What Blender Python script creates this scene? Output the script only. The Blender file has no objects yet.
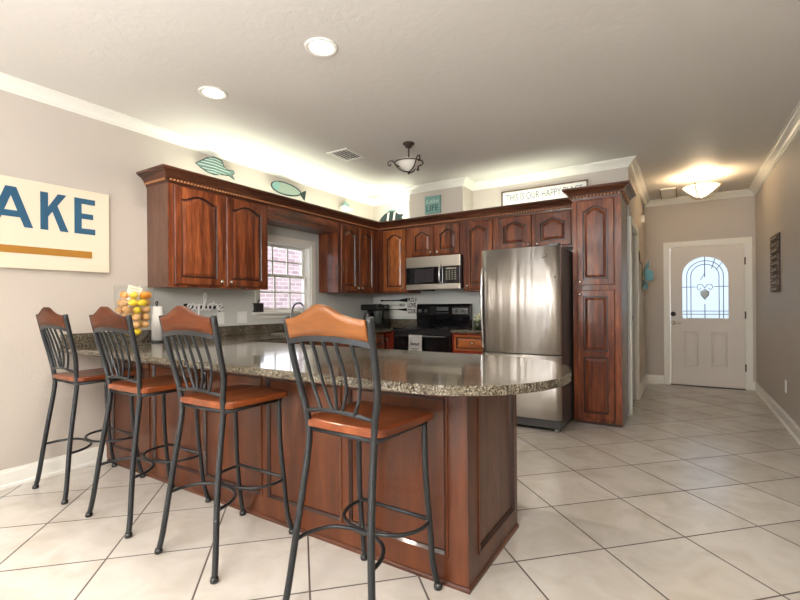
import bpy, bmesh, math, random
from mathutils import Vector, Matrix
random.seed(4)
S = bpy.context.scene
COL = S.collection
PI = math.pi
V = Vector

# ------------------------------------------------------------------ camera
CAMH = 1.19
yaw, roll = math.radians(32.348), math.radians(-0.444)
fw = V((-math.sin(yaw), math.cos(yaw), 0)); r0 = V((math.cos(yaw), math.sin(yaw), 0)); u0 = V((0, 0, 1))
rr = r0*math.cos(roll) + u0*math.sin(roll); uu = -r0*math.sin(roll) + u0*math.cos(roll)
cd = bpy.data.cameras.new('camera'); cam = bpy.data.objects.new('camera', cd); COL.objects.link(cam)
cd.sensor_width = 36; cd.lens = 445.2/800*36; cd.shift_y = 5.34/800; cd.clip_start = 0.02
M = Matrix.Identity(4)
for i in range(3):
    M[i][0] = rr[i]; M[i][1] = uu[i]; M[i][2] = -fw[i]
M[0][3], M[1][3], M[2][3] = 0, 0, CAMH
cam.matrix_world = M
S.camera = cam

# ------------------------------------------------------------------ world, sun, light, exposure
S.view_settings.view_transform = 'Standard'; S.view_settings.look = 'None'
S.view_settings.gamma = 1; S.view_settings.exposure = 0.70
w = bpy.data.worlds.new('sky'); S.world = w; w.use_nodes = True
wn = w.node_tree.nodes; wl = w.node_tree.links
bg = wn['Background']; bg.inputs[0].default_value = (0.80, 0.88, 1.0, 1); bg.inputs[1].default_value = 1.1
def light(name, typ, loc, power, col, rot=(0, 0, 0), size=None, size_y=None, spread=None, radius=None, angle=None, blend=.6):
    d = bpy.data.lights.new(name, typ); d.energy = power; d.color = col
    o = bpy.data.objects.new(name, d); COL.objects.link(o); o.location = loc; o.rotation_euler = rot
    if typ == 'AREA':
        d.shape = 'RECTANGLE'; d.size = size; d.size_y = size_y or size
        if spread: d.spread = spread
    elif typ == 'SUN': d.angle = math.radians(2)
    else:
        d.shadow_soft_size = radius or .05
        if typ == 'SPOT': d.spot_size = angle; d.spot_blend = blend
    return o
light('sun', 'SUN', (0, 0, 8), 2.6, (1, .95, .88), (0, math.radians(48), math.radians(12)))
# added fill lamps at the assumed rear windows, unseen behind the camera
FILL_COL = (0.84, 0.92, 1.0)
light('rear_fill', 'AREA', (-2.75, -3.50, 1.45), 230, FILL_COL, (PI/2, 0, PI), 1.1, 2.3)
light('rear_fill', 'AREA', (-0.45, -3.50, 1.45), 200, FILL_COL, (PI/2, 0, PI), .8, 2.3)
# added fill lamp behind the camera, aimed up at the ceiling
light('ceiling_fill', 'AREA', (-1.5, -1.6, 1.5), 120, (.95, .97, 1), (PI, 0, 0), 1.6, 1.6)
fl = light('kitchen_fill', 'AREA', (-.5, -.9, 2.05), 36, (1, .98, .95), (0, 0, 0), .7, .7)  # added soft fill lamp, lifts the kitchen and its ceiling
fl.rotation_euler = (V((-1.9, 3.6, 2.5))-V((-.5, -.9, 2.05))).to_track_quat('-Z', 'Y').to_euler()
# fluorescent strips lying on top of the wall cabinets, behind the crown
COVE = (0.95, 1.0, 0.80)
light('cabinet_top_strip', 'AREA', (-3.58, 3.55, 2.235), 9.5, COVE, (PI, 0, 0), .10, 2.6)
light('cabinet_top_strip', 'AREA', (-3.25, 5.10, 2.235), 4.5, COVE, (PI, 0, 0), .5, .10)
light('cabinet_top_strip', 'AREA', (-1.6, 5.03, 2.235), 3.2, COVE, (PI, 0, 0), 1.1, .10)
light('kitchen_window_daylight', 'AREA', (-4.0, 3.59, 1.52), 3, (.80, .90, 1), (0, -PI/2, 0), .75, .75)
# recessed cans
for x, y in ((-1.79, 1.98), (-2.82, 1.98)):
    light('recessed_lamp', 'SPOT', (x, y, 2.70), 45, (1, .90, .78), (0, 0, 0), radius=.06, angle=math.radians(140), blend=.8)
for x, y in ((-1.79, -.6), (-2.82, -.6), (-.6, -.6)):
    light('recessed_lamp', 'SPOT', (x, y, 2.70), 45, (1, .90, .78), (0, 0, 0), radius=.06, angle=math.radians(140), blend=.8)
light('hall_bulb', 'POINT', (.20, 6.45, 2.555), 12, (1, .75, .46), radius=.09)

# ------------------------------------------------------------------ materials
MATS = {}
def newmat(name):
    m = bpy.data.materials.new(name); m.use_nodes = True
    MATS[name] = m
    return m, m.node_tree.nodes, m.node_tree.links, m.node_tree.nodes['Principled BSDF']
def mat(name, col, rough=.5, metal=0, coat=0, spec=None, bump=None, emit=None, estr=0, trans=0, ior=None):
    if name in MATS: return MATS[name]
    m, n, l, b = newmat(name)
    b.inputs['Base Color'].default_value = (*col, 1); b.inputs['Roughness'].default_value = rough
    b.inputs['Metallic'].default_value = metal; b.inputs['Coat Weight'].default_value = coat
    b.inputs['Coat Roughness'].default_value = .08
    b.inputs['Transmission Weight'].default_value = trans
    if ior: b.inputs['IOR'].default_value = ior
    if spec is not None: b.inputs['Specular IOR Level'].default_value = spec
    if emit: b.inputs['Emission Color'].default_value = (*emit, 1); b.inputs['Emission Strength'].default_value = estr
    if bump:
        t = n.new('ShaderNodeTexCoord'); x = n.new('ShaderNodeTexNoise'); x.inputs['Scale'].default_value = bump[0]
        x.inputs['Detail'].default_value = 3
        k = n.new('ShaderNodeBump'); k.inputs['Strength'].default_value = bump[1]; k.inputs['Distance'].default_value = .01
        l.new(t.outputs['Object'], x.inputs['Vector']); l.new(x.outputs['Fac'], k.inputs['Height']); l.new(k.outputs[0], b.inputs['Normal'])
    return m
def ramp(n, stops):
    r = n.new('ShaderNodeValToRGB')
    while len(r.color_ramp.elements) < len(stops): r.color_ramp.elements.new(.5)
    for e, (p, c) in zip(r.color_ramp.elements, stops): e.position = p; e.color = (*c, 1)
    return r
def wood(name, cols, scale=(14, 14, 1.3), rough=.36, coat=.4, dist=.5, fine=.45, spec=.25):
    m, n, l, b = newmat(name)
    t = n.new('ShaderNodeTexCoord'); oi = n.new('ShaderNodeObjectInfo')
    ad = n.new('ShaderNodeVectorMath'); ad.operation = 'ADD'
    sc = n.new('ShaderNodeVectorMath'); sc.operation = 'SCALE'; sc.inputs['Scale'].default_value = 11.0
    cx = n.new('ShaderNodeCombineXYZ')
    for i in range(3): l.new(oi.outputs['Random'], cx.inputs[i])
    l.new(cx.outputs[0], sc.inputs[0]); l.new(t.outputs['Object'], ad.inputs[0]); l.new(sc.outputs[0], ad.inputs[1])
    mp = n.new('ShaderNodeMapping'); mp.inputs['Scale'].default_value = scale; l.new(ad.outputs[0], mp.inputs['Vector'])
    nz = n.new('ShaderNodeTexNoise'); nz.inputs['Scale'].default_value = 1; nz.inputs['Detail'].default_value = 5
    nz.inputs['Distortion'].default_value = dist
    l.new(mp.outputs[0], nz.inputs['Vector'])
    r = ramp(n, [(.28, cols[0]), (.5, cols[1]), (.74, cols[2])]); l.new(nz.outputs['Fac'], r.inputs['Fac'])
    n2 = n.new('ShaderNodeTexNoise'); n2.inputs['Scale'].default_value = 6; n2.inputs['Detail'].default_value = 4
    l.new(mp.outputs[0], n2.inputs['Vector'])
    r2 = ramp(n, [(.35, (1-fine,)*3), (.65, (1, 1, 1))]); l.new(n2.outputs['Fac'], r2.inputs['Fac'])
    mx = n.new('ShaderNodeMix'); mx.data_type = 'RGBA'; mx.blend_type = 'MULTIPLY'; mx.inputs['Factor'].default_value = 1
    l.new(r.outputs[0], mx.inputs['A']); l.new(r2.outputs[0], mx.inputs['B']); l.new(mx.outputs['Result'], b.inputs['Base Color'])
    b.inputs['Roughness'].default_value = rough; b.inputs['Coat Weight'].default_value = coat; b.inputs['Coat Roughness'].default_value = .07; b.inputs['Specular IOR Level'].default_value = spec
    return m
CH = [(.055, .013, .006), (.19, .045, .015), (.40, .115, .035)]
W_cab = wood('cherry_wood', CH)
W_cabh = wood('cherry_wood_crosswise', CH, scale=(1.3, 1.3, 16))
W_side = wood('cherry_side_panel', [(.10, .045, .028), (.15, .068, .042), (.19, .09, .058)], coat=.3, rough=.35)
W_crown = wood('crown_wood', [(.05, .016, .009), (.11, .036, .018), (.17, .06, .03)], scale=(1.5, 1.5, 20))
W_glaze = mat('dark_glaze', (.028, .008, .005), .35, coat=.3)
W_bead = mat('rope_bead', (.55, .24, .10), .6)
W_seat = wood('seat_wood', [(.11, .024, .007), (.20, .046, .012), (.30, .080, .021)], scale=(10, 1.6, 10), rough=.28, coat=.5, dist=.2, fine=.25)
W_crest = wood('crest_wood', [(.055, .015, .007), (.095, .026, .010), (.15, .042, .014)], scale=(1.6, 9, 7), rough=.42, coat=.05, dist=.2, fine=.2, spec=.12)
W_crest_lit = wood('lit_crest_wood', [(.15, .046, .009), (.22, .070, .013), (.31, .105, .022)], scale=(1.6, 9, 7), rough=.3, coat=.45, dist=.2, fine=.2)  # light on the nearest stool's crest, put into its wood colour
W_old = wood('weathered_wood', [(.09, .06, .04), (.19, .13, .09), (.33, .25, .18)], scale=(6, 2, 20), rough=.7, coat=0)
IRON = mat('gunmetal', (.028, .030, .033), .36, metal=.5, bump=(90, .15))
KNOB = mat('satin_nickel', (.75, .70, .62), .25, metal=1)
BLACK = mat('black_plastic', (.012, .012, .013), .25, coat=.3)
GLOSSB = mat('black_glass', (.005, .005, .006), .10, coat=.25)
DKIRON = mat('bronze_iron', (.055, .038, .028), .5, metal=.5)
WHITE = mat('white_paint', (.80, .78, .73), .35)
TRIMM = mat('trim_paint', (.80, .78, .72), .35)
DOORP = mat('door_paint', (.72, .66, .60), .4)
PLATE = mat('white_plastic', (.82, .81, .78), .35)
CHROME = mat('chrome', (.55, .55, .56), .12, metal=1)
CLEAR = mat('clear_glass', (1, 1, 1), .0, trans=1, ior=1.18)

def walls_mat():
    m, n, l, b = newmat('wall_paint')
    b.inputs['Base Color'].default_value = (.52, .465, .41, 1); b.inputs['Roughness'].default_value = .55
    t = n.new('ShaderNodeTexCoord'); x = n.new('ShaderNodeTexNoise'); x.inputs['Scale'].default_value = 55; x.inputs['Detail'].default_value = 4
    k = n.new('ShaderNodeBump'); k.inputs['Strength'].default_value = .22; k.inputs['Distance'].default_value = .004
    l.new(t.outputs['Object'], x.inputs['Vector']); l.new(x.outputs['Fac'], k.inputs['Height']); l.new(k.outputs[0], b.inputs['Normal'])
    return m
WALL = walls_mat()
WALLK = WALL.copy(); WALLK.name = 'kitchen_wall_paint'; WALLK.node_tree.nodes['Principled BSDF'].inputs['Base Color'].default_value = (.58, .585, .555, 1)
def ceil_mat():
    m, n, l, b = newmat('ceiling_knockdown')
    b.inputs['Base Color'].default_value = (.68, .65, .61, 1); b.inputs['Roughness'].default_value = .6
    t = n.new('ShaderNodeTexCoord'); x = n.new('ShaderNodeTexNoise'); x.inputs['Scale'].default_value = 16; x.inputs['Detail'].default_value = 5; x.inputs['Distortion'].default_value = .6
    r = ramp(n, [(.47, (0, 0, 0)), (.56, (1, 1, 1))])
    k = n.new('ShaderNodeBump'); k.inputs['Strength'].default_value = .11; k.inputs['Distance'].default_value = .004
    l.new(t.outputs['Object'], x.inputs['Vector']); l.new(x.outputs['Fac'], r.inputs[0]); l.new(r.outputs[0], k.inputs['Height']); l.new(k.outputs[0], b.inputs['Normal'])
    return m
CEIL = ceil_mat()
def tile_mat():
    m, n, l, b = newmat('floor_tile')
    t = n.new('ShaderNodeTexCoord')
    sub = n.new('ShaderNodeVectorMath'); sub.operation = 'SUBTRACT'; sub.inputs[1].default_value = (-.326+1.475, 2.354-2.05, 0); l.new(t.outputs['Object'], sub.inputs[0])
    rt = n.new('ShaderNodeMapping'); rt.inputs['Rotation'].default_value = (0, 0, -PI/4); p = 1/.4677; rt.inputs['Scale'].default_value = (1, 1, 1)
    l.new(sub.outputs[0], rt.inputs['Vector'])
    s2 = n.new('ShaderNodeVectorMath'); s2.operation = 'SCALE'; s2.inputs['Scale'].default_value = p; l.new(rt.outputs[0], s2.inputs[0])
    a2 = n.new('ShaderNodeVectorMath'); a2.operation = 'ADD'; a2.inputs[1].default_value = (40, 40, 0); l.new(s2.outputs[0], a2.inputs[0])
    br = n.new('ShaderNodeTexBrick'); br.offset = 0; br.squash = 1
    br.inputs['Scale'].default_value = 1; br.inputs['Brick Width'].default_value = 1; br.inputs['Row Height'].default_value = 1
    br.inputs['Mortar Size'].default_value = .0095; br.inputs['Mortar Smooth'].default_value = .1
    br.inputs['Color1'].default_value = (.55, .515, .465, 1); br.inputs['Color2'].default_value = (.61, .575, .525, 1); br.inputs['Mortar'].default_value = (.10, .08, .07, 1)
    l.new(a2.outputs[0], br.inputs['Vector'])
    nz = n.new('ShaderNodeTexNoise'); nz.inputs['Scale'].default_value = 5; nz.inputs['Detail'].default_value = 6; nz.inputs['Distortion'].default_value = .8
    l.new(t.outputs['Object'], nz.inputs['Vector'])
    r = ramp(n, [(.3, (.86, .83, .79)), (.6, (1, 1, 1))]); l.new(nz.outputs['Fac'], r.inputs['Fac'])
    mx = n.new('ShaderNodeMix'); mx.data_type = 'RGBA'; mx.blend_type = 'MULTIPLY'; mx.inputs['Factor'].default_value = 1
    l.new(br.outputs['Color'], mx.inputs['A']); l.new(r.outputs[0], mx.inputs['B']); l.new(mx.outputs['Result'], b.inputs['Base Color'])
    rg = n.new('ShaderNodeMapRange'); rg.inputs['To Min'].default_value = .22; rg.inputs['To Max'].default_value = .7; l.new(br.outputs['Fac'], rg.inputs['Value']); l.new(rg.outputs[0], b.inputs['Roughness'])
    inv = n.new('ShaderNodeMath'); inv.operation = 'MULTIPLY_ADD'; inv.inputs[1].default_value = -1; inv.inputs[2].default_value = 1; l.new(br.outputs['Fac'], inv.inputs[0])
    k = n.new('ShaderNodeBump'); k.inputs['Strength'].default_value = .5; k.inputs['Distance'].default_value = .003; l.new(inv.outputs[0], k.inputs['Height']); l.new(k.outputs[0], b.inputs['Normal'])
    return m
TILE = tile_mat()
def granite_mat():
    m, n, l, b = newmat('granite')
    t = n.new('ShaderNodeTexCoord')
    a = n.new('ShaderNodeTexNoise'); a.inputs['Scale'].default_value = 150; a.inputs['Detail'].default_value = 5; a.inputs['Roughness'].default_value = .7; l.new(t.outputs['Object'], a.inputs['Vector'])
    r = ramp(n, [(.39, (.012, .011, .009)), (.47, (.075, .06, .042)), (.54, (.17, .14, .095)), (.66, (.37, .35, .31))]); l.new(a.outputs['Fac'], r.inputs[0])
    c = n.new('ShaderNodeTexNoise'); c.inputs['Scale'].default_value = 9; c.inputs['Detail'].default_value = 3; l.new(t.outputs['Object'], c.inputs['Vector'])
    r2 = ramp(n, [(.35, (.62, .58, .50)), (.65, (1, 1, 1))]); l.new(c.outputs['Fac'], r2.inputs[0])
    mx = n.new('ShaderNodeMix'); mx.data_type = 'RGBA'; mx.blend_type = 'MULTIPLY'; mx.inputs['Factor'].default_value = 1
    l.new(r.outputs[0], mx.inputs['A']); l.new(r2.outputs[0], mx.inputs['B']); l.new(mx.outputs['Result'], b.inputs['Base Color'])
    b.inputs['Roughness'].default_value = .12; b.inputs['Coat Weight'].default_value = .4; b.inputs['Coat Roughness'].default_value = .04
    return m
GRAN = granite_mat()
def steel_mat():
    m, n, l, b = newmat('stainless_steel')
    b.inputs['Base Color'].default_value = (.74, .70, .66, 1); b.inputs['Metallic'].default_value = 1
    b.inputs['Roughness'].default_value = .38; b.inputs['Anisotropic'].default_value = .95; b.inputs['Anisotropic Rotation'].default_value = .25
    tg = n.new('ShaderNodeTangent'); tg.direction_type = 'RADIAL'; tg.axis = 'Z'; l.new(tg.outputs[0], b.inputs['Tangent'])
    t = n.new('ShaderNodeTexCoord'); mp = n.new('ShaderNodeMapping'); mp.inputs['Scale'].default_value = (9, 9, .7); l.new(t.outputs['Object'], mp.inputs['Vector'])
    x = n.new('ShaderNodeTexNoise'); x.inputs['Scale'].default_value = 1.2; x.inputs['Detail'].default_value = 1; l.new(mp.outputs[0], x.inputs['Vector'])
    k = n.new('ShaderNodeBump'); k.inputs['Strength'].default_value = .5; k.inputs['Distance'].default_value = .03; l.new(x.outputs['Fac'], k.inputs['Height']); l.new(k.outputs[0], b.inputs['Normal'])
    return m
STEEL = steel_mat()
def brick_mat():
    m, n, l, b = newmat('pale_brick')
    t = n.new('ShaderNodeTexCoord'); sp = n.new('ShaderNodeSeparateXYZ'); cb = n.new('ShaderNodeCombineXYZ')
    l.new(t.outputs['Object'], sp.inputs[0]); l.new(sp.outputs['Y'], cb.inputs['X']); l.new(sp.outputs['Z'], cb.inputs['Y'])
    br = n.new('ShaderNodeTexBrick'); br.inputs['Scale'].default_value = 1; br.inputs['Brick Width'].default_value = .21; br.inputs['Row Height'].default_value = .075; br.inputs['Mortar Size'].default_value = .008
    br.inputs['Color1'].default_value = (.60, .46, .52, 1); br.inputs['Color2'].default_value = (.42, .31, .37, 1); br.inputs['Mortar'].default_value = (.72, .66, .72, 1)
    l.new(cb.outputs[0], br.inputs['Vector']); l.new(br.outputs['Color'], b.inputs['Base Color']); b.inputs['Roughness'].default_value = .8
    return m
BRICK = brick_mat()
def frosted():
    m, n, l, b = newmat('textured_door_glass')
    b.inputs['Base Color'].default_value = (.62, .68, .74, 1); b.inputs['Transmission Weight'].default_value = 1; b.inputs['Roughness'].default_value = .35; b.inputs['IOR'].default_value = 1.2
    return m
FROST = frosted()
def thin_glass():
    m, n, l, b = newmat('window_glass'); n.remove(b)
    tr = n.new('ShaderNodeBsdfTransparent'); g = n.new('ShaderNodeBsdfGlossy'); g.inputs['Roughness'].default_value = .02
    f = n.new('ShaderNodeFresnel'); f.inputs['IOR'].default_value = 1.3; x = n.new('ShaderNodeMixShader')
    l.new(f.outputs[0], x.inputs[0]); l.new(tr.outputs[0], x.inputs[1]); l.new(g.outputs[0], x.inputs[2]); l.new(x.outputs[0], n['Material Output'].inputs['Surface'])
    return m
PANE = thin_glass()
def vase_glass():
    m, n, l, b = newmat('vase_glass'); n.remove(b)
    tr = n.new('ShaderNodeBsdfTransparent'); tr.inputs[0].default_value = (.97, .98, .98, 1); g = n.new('ShaderNodeBsdfGlossy'); g.inputs['Roughness'].default_value = .03
    f = n.new('ShaderNodeLayerWeight'); f.inputs['Blend'].default_value = .25; x = n.new('ShaderNodeMixShader')
    p = n.new('ShaderNodeMath'); p.operation = 'POWER'; p.inputs[1].default_value = 2.2; k = n.new('ShaderNodeMath'); k.operation = 'MULTIPLY_ADD'; k.inputs[1].default_value = .5; k.inputs[2].default_value = .03
    l.new(f.outputs['Facing'], p.inputs[0]); l.new(p.outputs[0], k.inputs[0]); l.new(k.outputs[0], x.inputs[0])
    l.new(tr.outputs[0], x.inputs[1]); l.new(g.outputs[0], x.inputs[2]); l.new(x.outputs[0], n['Material Output'].inputs['Surface'])
    return m
VASEG = vase_glass()

# ------------------------------------------------------------------ mesh helpers
def nb(): return bmesh.new()
def box(b, x0, x1, y0, y1, z0, z1, mi=0, bev=0):
    x0, x1 = sorted((x0, x1)); y0, y1 = sorted((y0, y1)); z0, z1 = sorted((z0, z1))
    r = bmesh.ops.create_cube(b, size=1)['verts']
    for v in r: v.co = V(((x0+x1)/2 + v.co.x*(x1-x0), (y0+y1)/2 + v.co.y*(y1-y0), (z0+z1)/2 + v.co.z*(z1-z0)))
    fs = {f for v in r for f in v.link_faces}
    for f in fs: f.material_index = mi
    if bev:
        es = {e for f in fs for e in f.edges}
        bmesh.ops.bevel(b, geom=list(es), offset=bev, segments=2, affect='EDGES', profile=.5)
def catmull(P, k=6):
    P = [V(p) for p in P]; out = []
    for i in range(len(P)-1):
        p0 = P[max(i-1, 0)]; p1 = P[i]; p2 = P[i+1]; p3 = P[min(i+2, len(P)-1)]
        for j in range(k):
            t = j/k
            out.append(.5*((2*p1)+(-p0+p2)*t+(2*p0-5*p1+4*p2-p3)*t*t+(-p0+3*p1-3*p2+p3)*t**3))
    out.append(P[-1]); return out
def tube(b, pts, r, n=10, smooth=True, closed=False, mi=0, flat=1.0, caps=True):
    pts = [V(p) for p in pts]; m = len(pts); rings = []
    rad = r if isinstance(r, (list, tuple)) else [r]*m
    up = None
    for i, p in enumerate(pts):
        if closed: d = pts[(i+1) % m]-pts[i-1]
        else: d = pts[min(i+1, m-1)]-pts[max(i-1, 0)]
        d.normalize()
        if up is None: up = V((0, 0, 1)) if abs(d.z) < .9 else V((0, 1, 0))
        a = d.cross(up)
        if a.length < 1e-5: a = d.cross(V((1, 0, 0)))
        a.normalize(); c = a.cross(d).normalized(); up = c
        rings.append([b.verts.new(p + a*math.cos(2*PI*k/n)*rad[i] + c*math.sin(2*PI*k/n)*rad[i]*flat) for k in range(n)])
    for i in range(m if closed else m-1):
        A = rings[i]; B = rings[(i+1) % m]
        for k in range(n):
            f = b.faces.new((A[k], A[(k+1) % n], B[(k+1) % n], B[k])); f.smooth = smooth; f.material_index = mi
    if not closed and caps:
        for R in (rings[0], rings[-1]):
            f = b.faces.new(R); f.material_index = mi
def lathe(b, prof, c=(0, 0, 0), n=24, mi=0, axis='z', smooth=True):
    c = V(c); rings = []
    for r, h in prof:
        ring = []
        for k in range(n):
            a = 2*PI*k/n
            p = (r*math.cos(a), r*math.sin(a), h)
            if axis == 'y': p = (p[0], p[2], p[1])
            if axis == 'x': p = (p[2], p[0], p[1])
            ring.append(b.verts.new(c+V(p)))
        rings.append(ring)
    for A, B in zip(rings, rings[1:]):
        for k in range(n):
            f = b.faces.new((A[k], A[(k+1) % n], B[(k+1) % n], B[k])); f.smooth = smooth; f.material_index = mi
    if prof[0][0] > 1e-4 or True:
        for R in (rings[0], rings[-1]):
            f = b.faces.new(R); f.material_index = mi
def prism(b, loop, h0, h1, axis='z', mi=0):
    """closed 2-D loop extruded along axis"""
    def P(u, v, h): return {'z': (u, v, h), 'x': (h, u, v), 'y': (u, h, v)}[axis]
    A = [b.verts.new(P(u, v, h0)) for u, v in loop]; B = [b.verts.new(P(u, v, h1)) for u, v in loop]
    n = len(loop); fs = []
    fs.append(b.faces.new(A)); fs.append(b.faces.new(B))
    for i in range(n): fs.append(b.faces.new((A[i], A[(i+1) % n], B[(i+1) % n], B[i])))
    for f in fs: f.material_index = mi
    return A, B, fs
def sweep(b, path, prof, mi=0, closed=False):
    """profile (out, up) swept along a horizontal path of (x,y,z); 'out' is to the RIGHT of travel; mitred"""
    path = [V(p) for p in path]; m = len(path); rings = []
    for i, p in enumerate(path):
        d0 = (path[i]-path[i-1]) if (i or closed) else None
        d1 = (path[(i+1) % m]-path[i]) if (i < m-1 or closed) else None
        if d0 is None: d0 = d1
        if d1 is None: d1 = d0
        d0 = d0.normalized(); d1 = d1.normalized()
        n0 = V((d0.y, -d0.x, 0)); n1 = V((d1.y, -d1.x, 0))
        nn = (n0+n1).normalized(); s = 1/max(.3, nn.dot(n0))
        rings.append([b.verts.new(p + nn*s*o + V((0, 0, u))) for o, u in prof])
    k = len(prof)
    for i in range(m if closed else m-1):
        A = rings[i]; B = rings[(i+1) % m]
        for j in range(k):
            f = b.faces.new((A[j], A[(j+1) % k], B[(j+1) % k], B[j])); f.material_index = mi
    if not closed:
        for R in (rings[0], rings[-1]): b.faces.new(R).material_index = mi
WLOC = {}
def obj(name, b, m, parent=None, recalc=True):
    """ONE mesh object; geometry given in world (or root-local for builders at the origin) coordinates"""
    if recalc: bmesh.ops.recalc_face_normals(b, faces=b.faces)
    if parent is not None: org = WLOC[parent.as_pointer()]
    else:
        xs = [v.co for v in b.verts]
        org = V(((min(v.x for v in xs)+max(v.x for v in xs))/2, (min(v.y for v in xs)+max(v.y for v in xs))/2, min(v.z for v in xs)))
    for v in b.verts: v.co -= org
    me = bpy.data.meshes.new(name); b.to_mesh(me); b.free()
    for k in (m if isinstance(m, (list, tuple)) else [m]): me.materials.append(k)
    o = bpy.data.objects.new(name, me); COL.objects.link(o)
    if parent is not None: o.parent = parent; WLOC[o.as_pointer()] = org.copy()
    else: o.location = org; WLOC[o.as_pointer()] = org.copy()
    return o
def tag(o, label, cat, group=None, kind=None):
    o['label'] = label; o['category'] = cat
    if group: o['group'] = group
    if kind: o['kind'] = kind
    return o
def thing(name, label, cat, loc, group=None):
    o = bpy.data.objects.new(name, None); COL.objects.link(o); o.location = loc; o.empty_display_size = .1
    WLOC[o.as_pointer()] = V(loc); return tag(o, label, cat, group)
def struct(name, b, m, label, cat, parent=None):
    o = obj(name, b, m, parent)
    if parent is None: tag(o, label, cat, kind='structure')
    return o
def sroot(name, label, cat, loc):
    o = thing(name, label, cat, loc); o['kind'] = 'structure'; return o
def copy_tree(o, parent=None):
    c = o.copy(); COL.objects.link(c)
    if parent is not None: c.parent = parent
    for ch in list(o.children): copy_tree(ch, c)
    return c
def text_bm(txt, mapf, height, width=None, depth=.003, bold=0.0, shear=0.0):
    """letters fitted to height (and width), extruded by depth; mapf(u, v, n) -> world point"""
    c = bpy.data.curves.new('letters', 'FONT'); c.body = txt; c.size = 1; c.extrude = .5; c.offset = bold; c.shear = shear; c.resolution_u = 3
    t = bpy.data.objects.new('letters', c); COL.objects.link(t)
    dg = bpy.context.evaluated_depsgraph_get(); me = bpy.data.meshes.new_from_object(t.evaluated_get(dg))
    bpy.data.objects.remove(t); bpy.data.curves.remove(c)
    b = nb(); b.from_mesh(me); bpy.data.meshes.remove(me)
    xs = [v.co.x for v in b.verts]; ys = [v.co.y for v in b.verts]
    x0, x1, y0, y1 = min(xs), max(xs), min(ys), max(ys); sy = height/(y1-y0); sx = (width/(x1-x0)) if width else sy
    for v in b.verts: v.co = V(mapf((v.co.x-x0)*sx, (v.co.y-y0)*sy, (v.co.z+.5)*depth))
    return b

# ------------------------------------------------------------------ room shell
XL, XR, YB, YE, XH, ZC = -3.80, .845, 5.28, 7.65, -.471, 2.72
b = nb(); box(b, -3.95, 1.0, -3.75, 7.85, -.10, 0)
struct('floor', b, TILE, 'beige square ceramic tile floor laid on the diagonal with dark grout', 'floor')
b = nb(); box(b, -3.95, 1.0, -3.75, 7.85, ZC, ZC+.12)
struct('ceiling', b, CEIL, 'white knockdown-textured ceiling', 'ceiling')
WY0, WY1, WZ0, WZ1 = 3.20, 3.98, 1.13, 1.905
b = nb()
box(b, -3.95, XL, -3.75, 2.03, 0, ZC); box(b, -3.95, XL, 2.03, WY0, 0, 2.2, mi=1); box(b, -3.95, XL, WY1, YB+.12, 0, 2.2, mi=1); box(b, -3.95, XL, 2.03, WY0, 2.2, ZC); box(b, -3.95, XL, WY1, YB+.12, 2.2, ZC)
box(b, -3.95, XL, WY0, WY1, 0, WZ0, mi=1); box(b, -3.95, XL, WY0, WY1, WZ1, 2.2, mi=1); box(b, -3.95, XL, WY0, WY1, 2.2, ZC)
struct('wall_left', b, [WALL, WALLK], 'greige painted left wall with the kitchen window', 'wall')
b = nb(); box(b, XL, XH, YB, YB+.12, 0, 2.2, mi=1); box(b, XL, XH, YB, YB+.12, 2.2, ZC)
struct('wall_back', b, [WALL, WALLK], 'greige painted kitchen wall behind the range and fridge', 'wall')
CX0, CX1 = -3.006, -2.242
b = nb(); box(b, CX0, CX1, 4.987, YB, 2.22, ZC)
struct('wall_chase', b, WALL, 'boxed-out chase above the microwave cabinets', 'wall')
OY0, OY1, OZ = 5.40, 6.22, 2.05
b = nb()
box(b, XH-.12, XH, OY1, YE, 0, ZC); box(b, XH-.12, XH, YB+.12, OY1, OZ, ZC)
struct('wall_hall_left', b, WALL, 'greige hall wall with the cased opening beside the pantry', 'wall')
DX0, DX1, DZ = -.165, .745, 2.02
b = nb()
box(b, XH-.12, DX0-.0, YE, YE+.15, 0, ZC); box(b, DX1, XR+.15, YE, YE+.15, 0, ZC); box(b, DX0, DX1, YE, YE+.15, DZ, ZC)
struct('wall_entry', b, WALL, 'tan entry wall around the front door', 'wall')
b = nb(); box(b, XR, XR+.15, -3.75, YE, 0, ZC)
struct('wall_right', b, WALL, 'greige right hall wall with the slatted plaque', 'wall')
b = nb()
for x0, x1 in ((XL, -3.30), (-2.20, -.85), (-.05, XR)): box(b, x0, x1, -3.75, -3.6, 0, ZC)
for x0, x1 in ((-3.30, -2.20), (-.85, -.05)):
    box(b, x0, x1, -3.75, -3.6, 0, .3); box(b, x0, x1, -3.75, -3.6, 2.62, ZC)
struct('wall_rear', b, WALL, 'unseen rear wall behind the camera with two assumed window openings', 'wall')
b = nb()
box(b, -2.0, XH-.12, 6.9, 7.0, 0, ZC); box(b, -2.1, -2.0, YB+.12, 7.0, 0, ZC)
struct('wall_side_room', b, WALL, 'walls of the small room behind the hall opening', 'wall')

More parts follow.
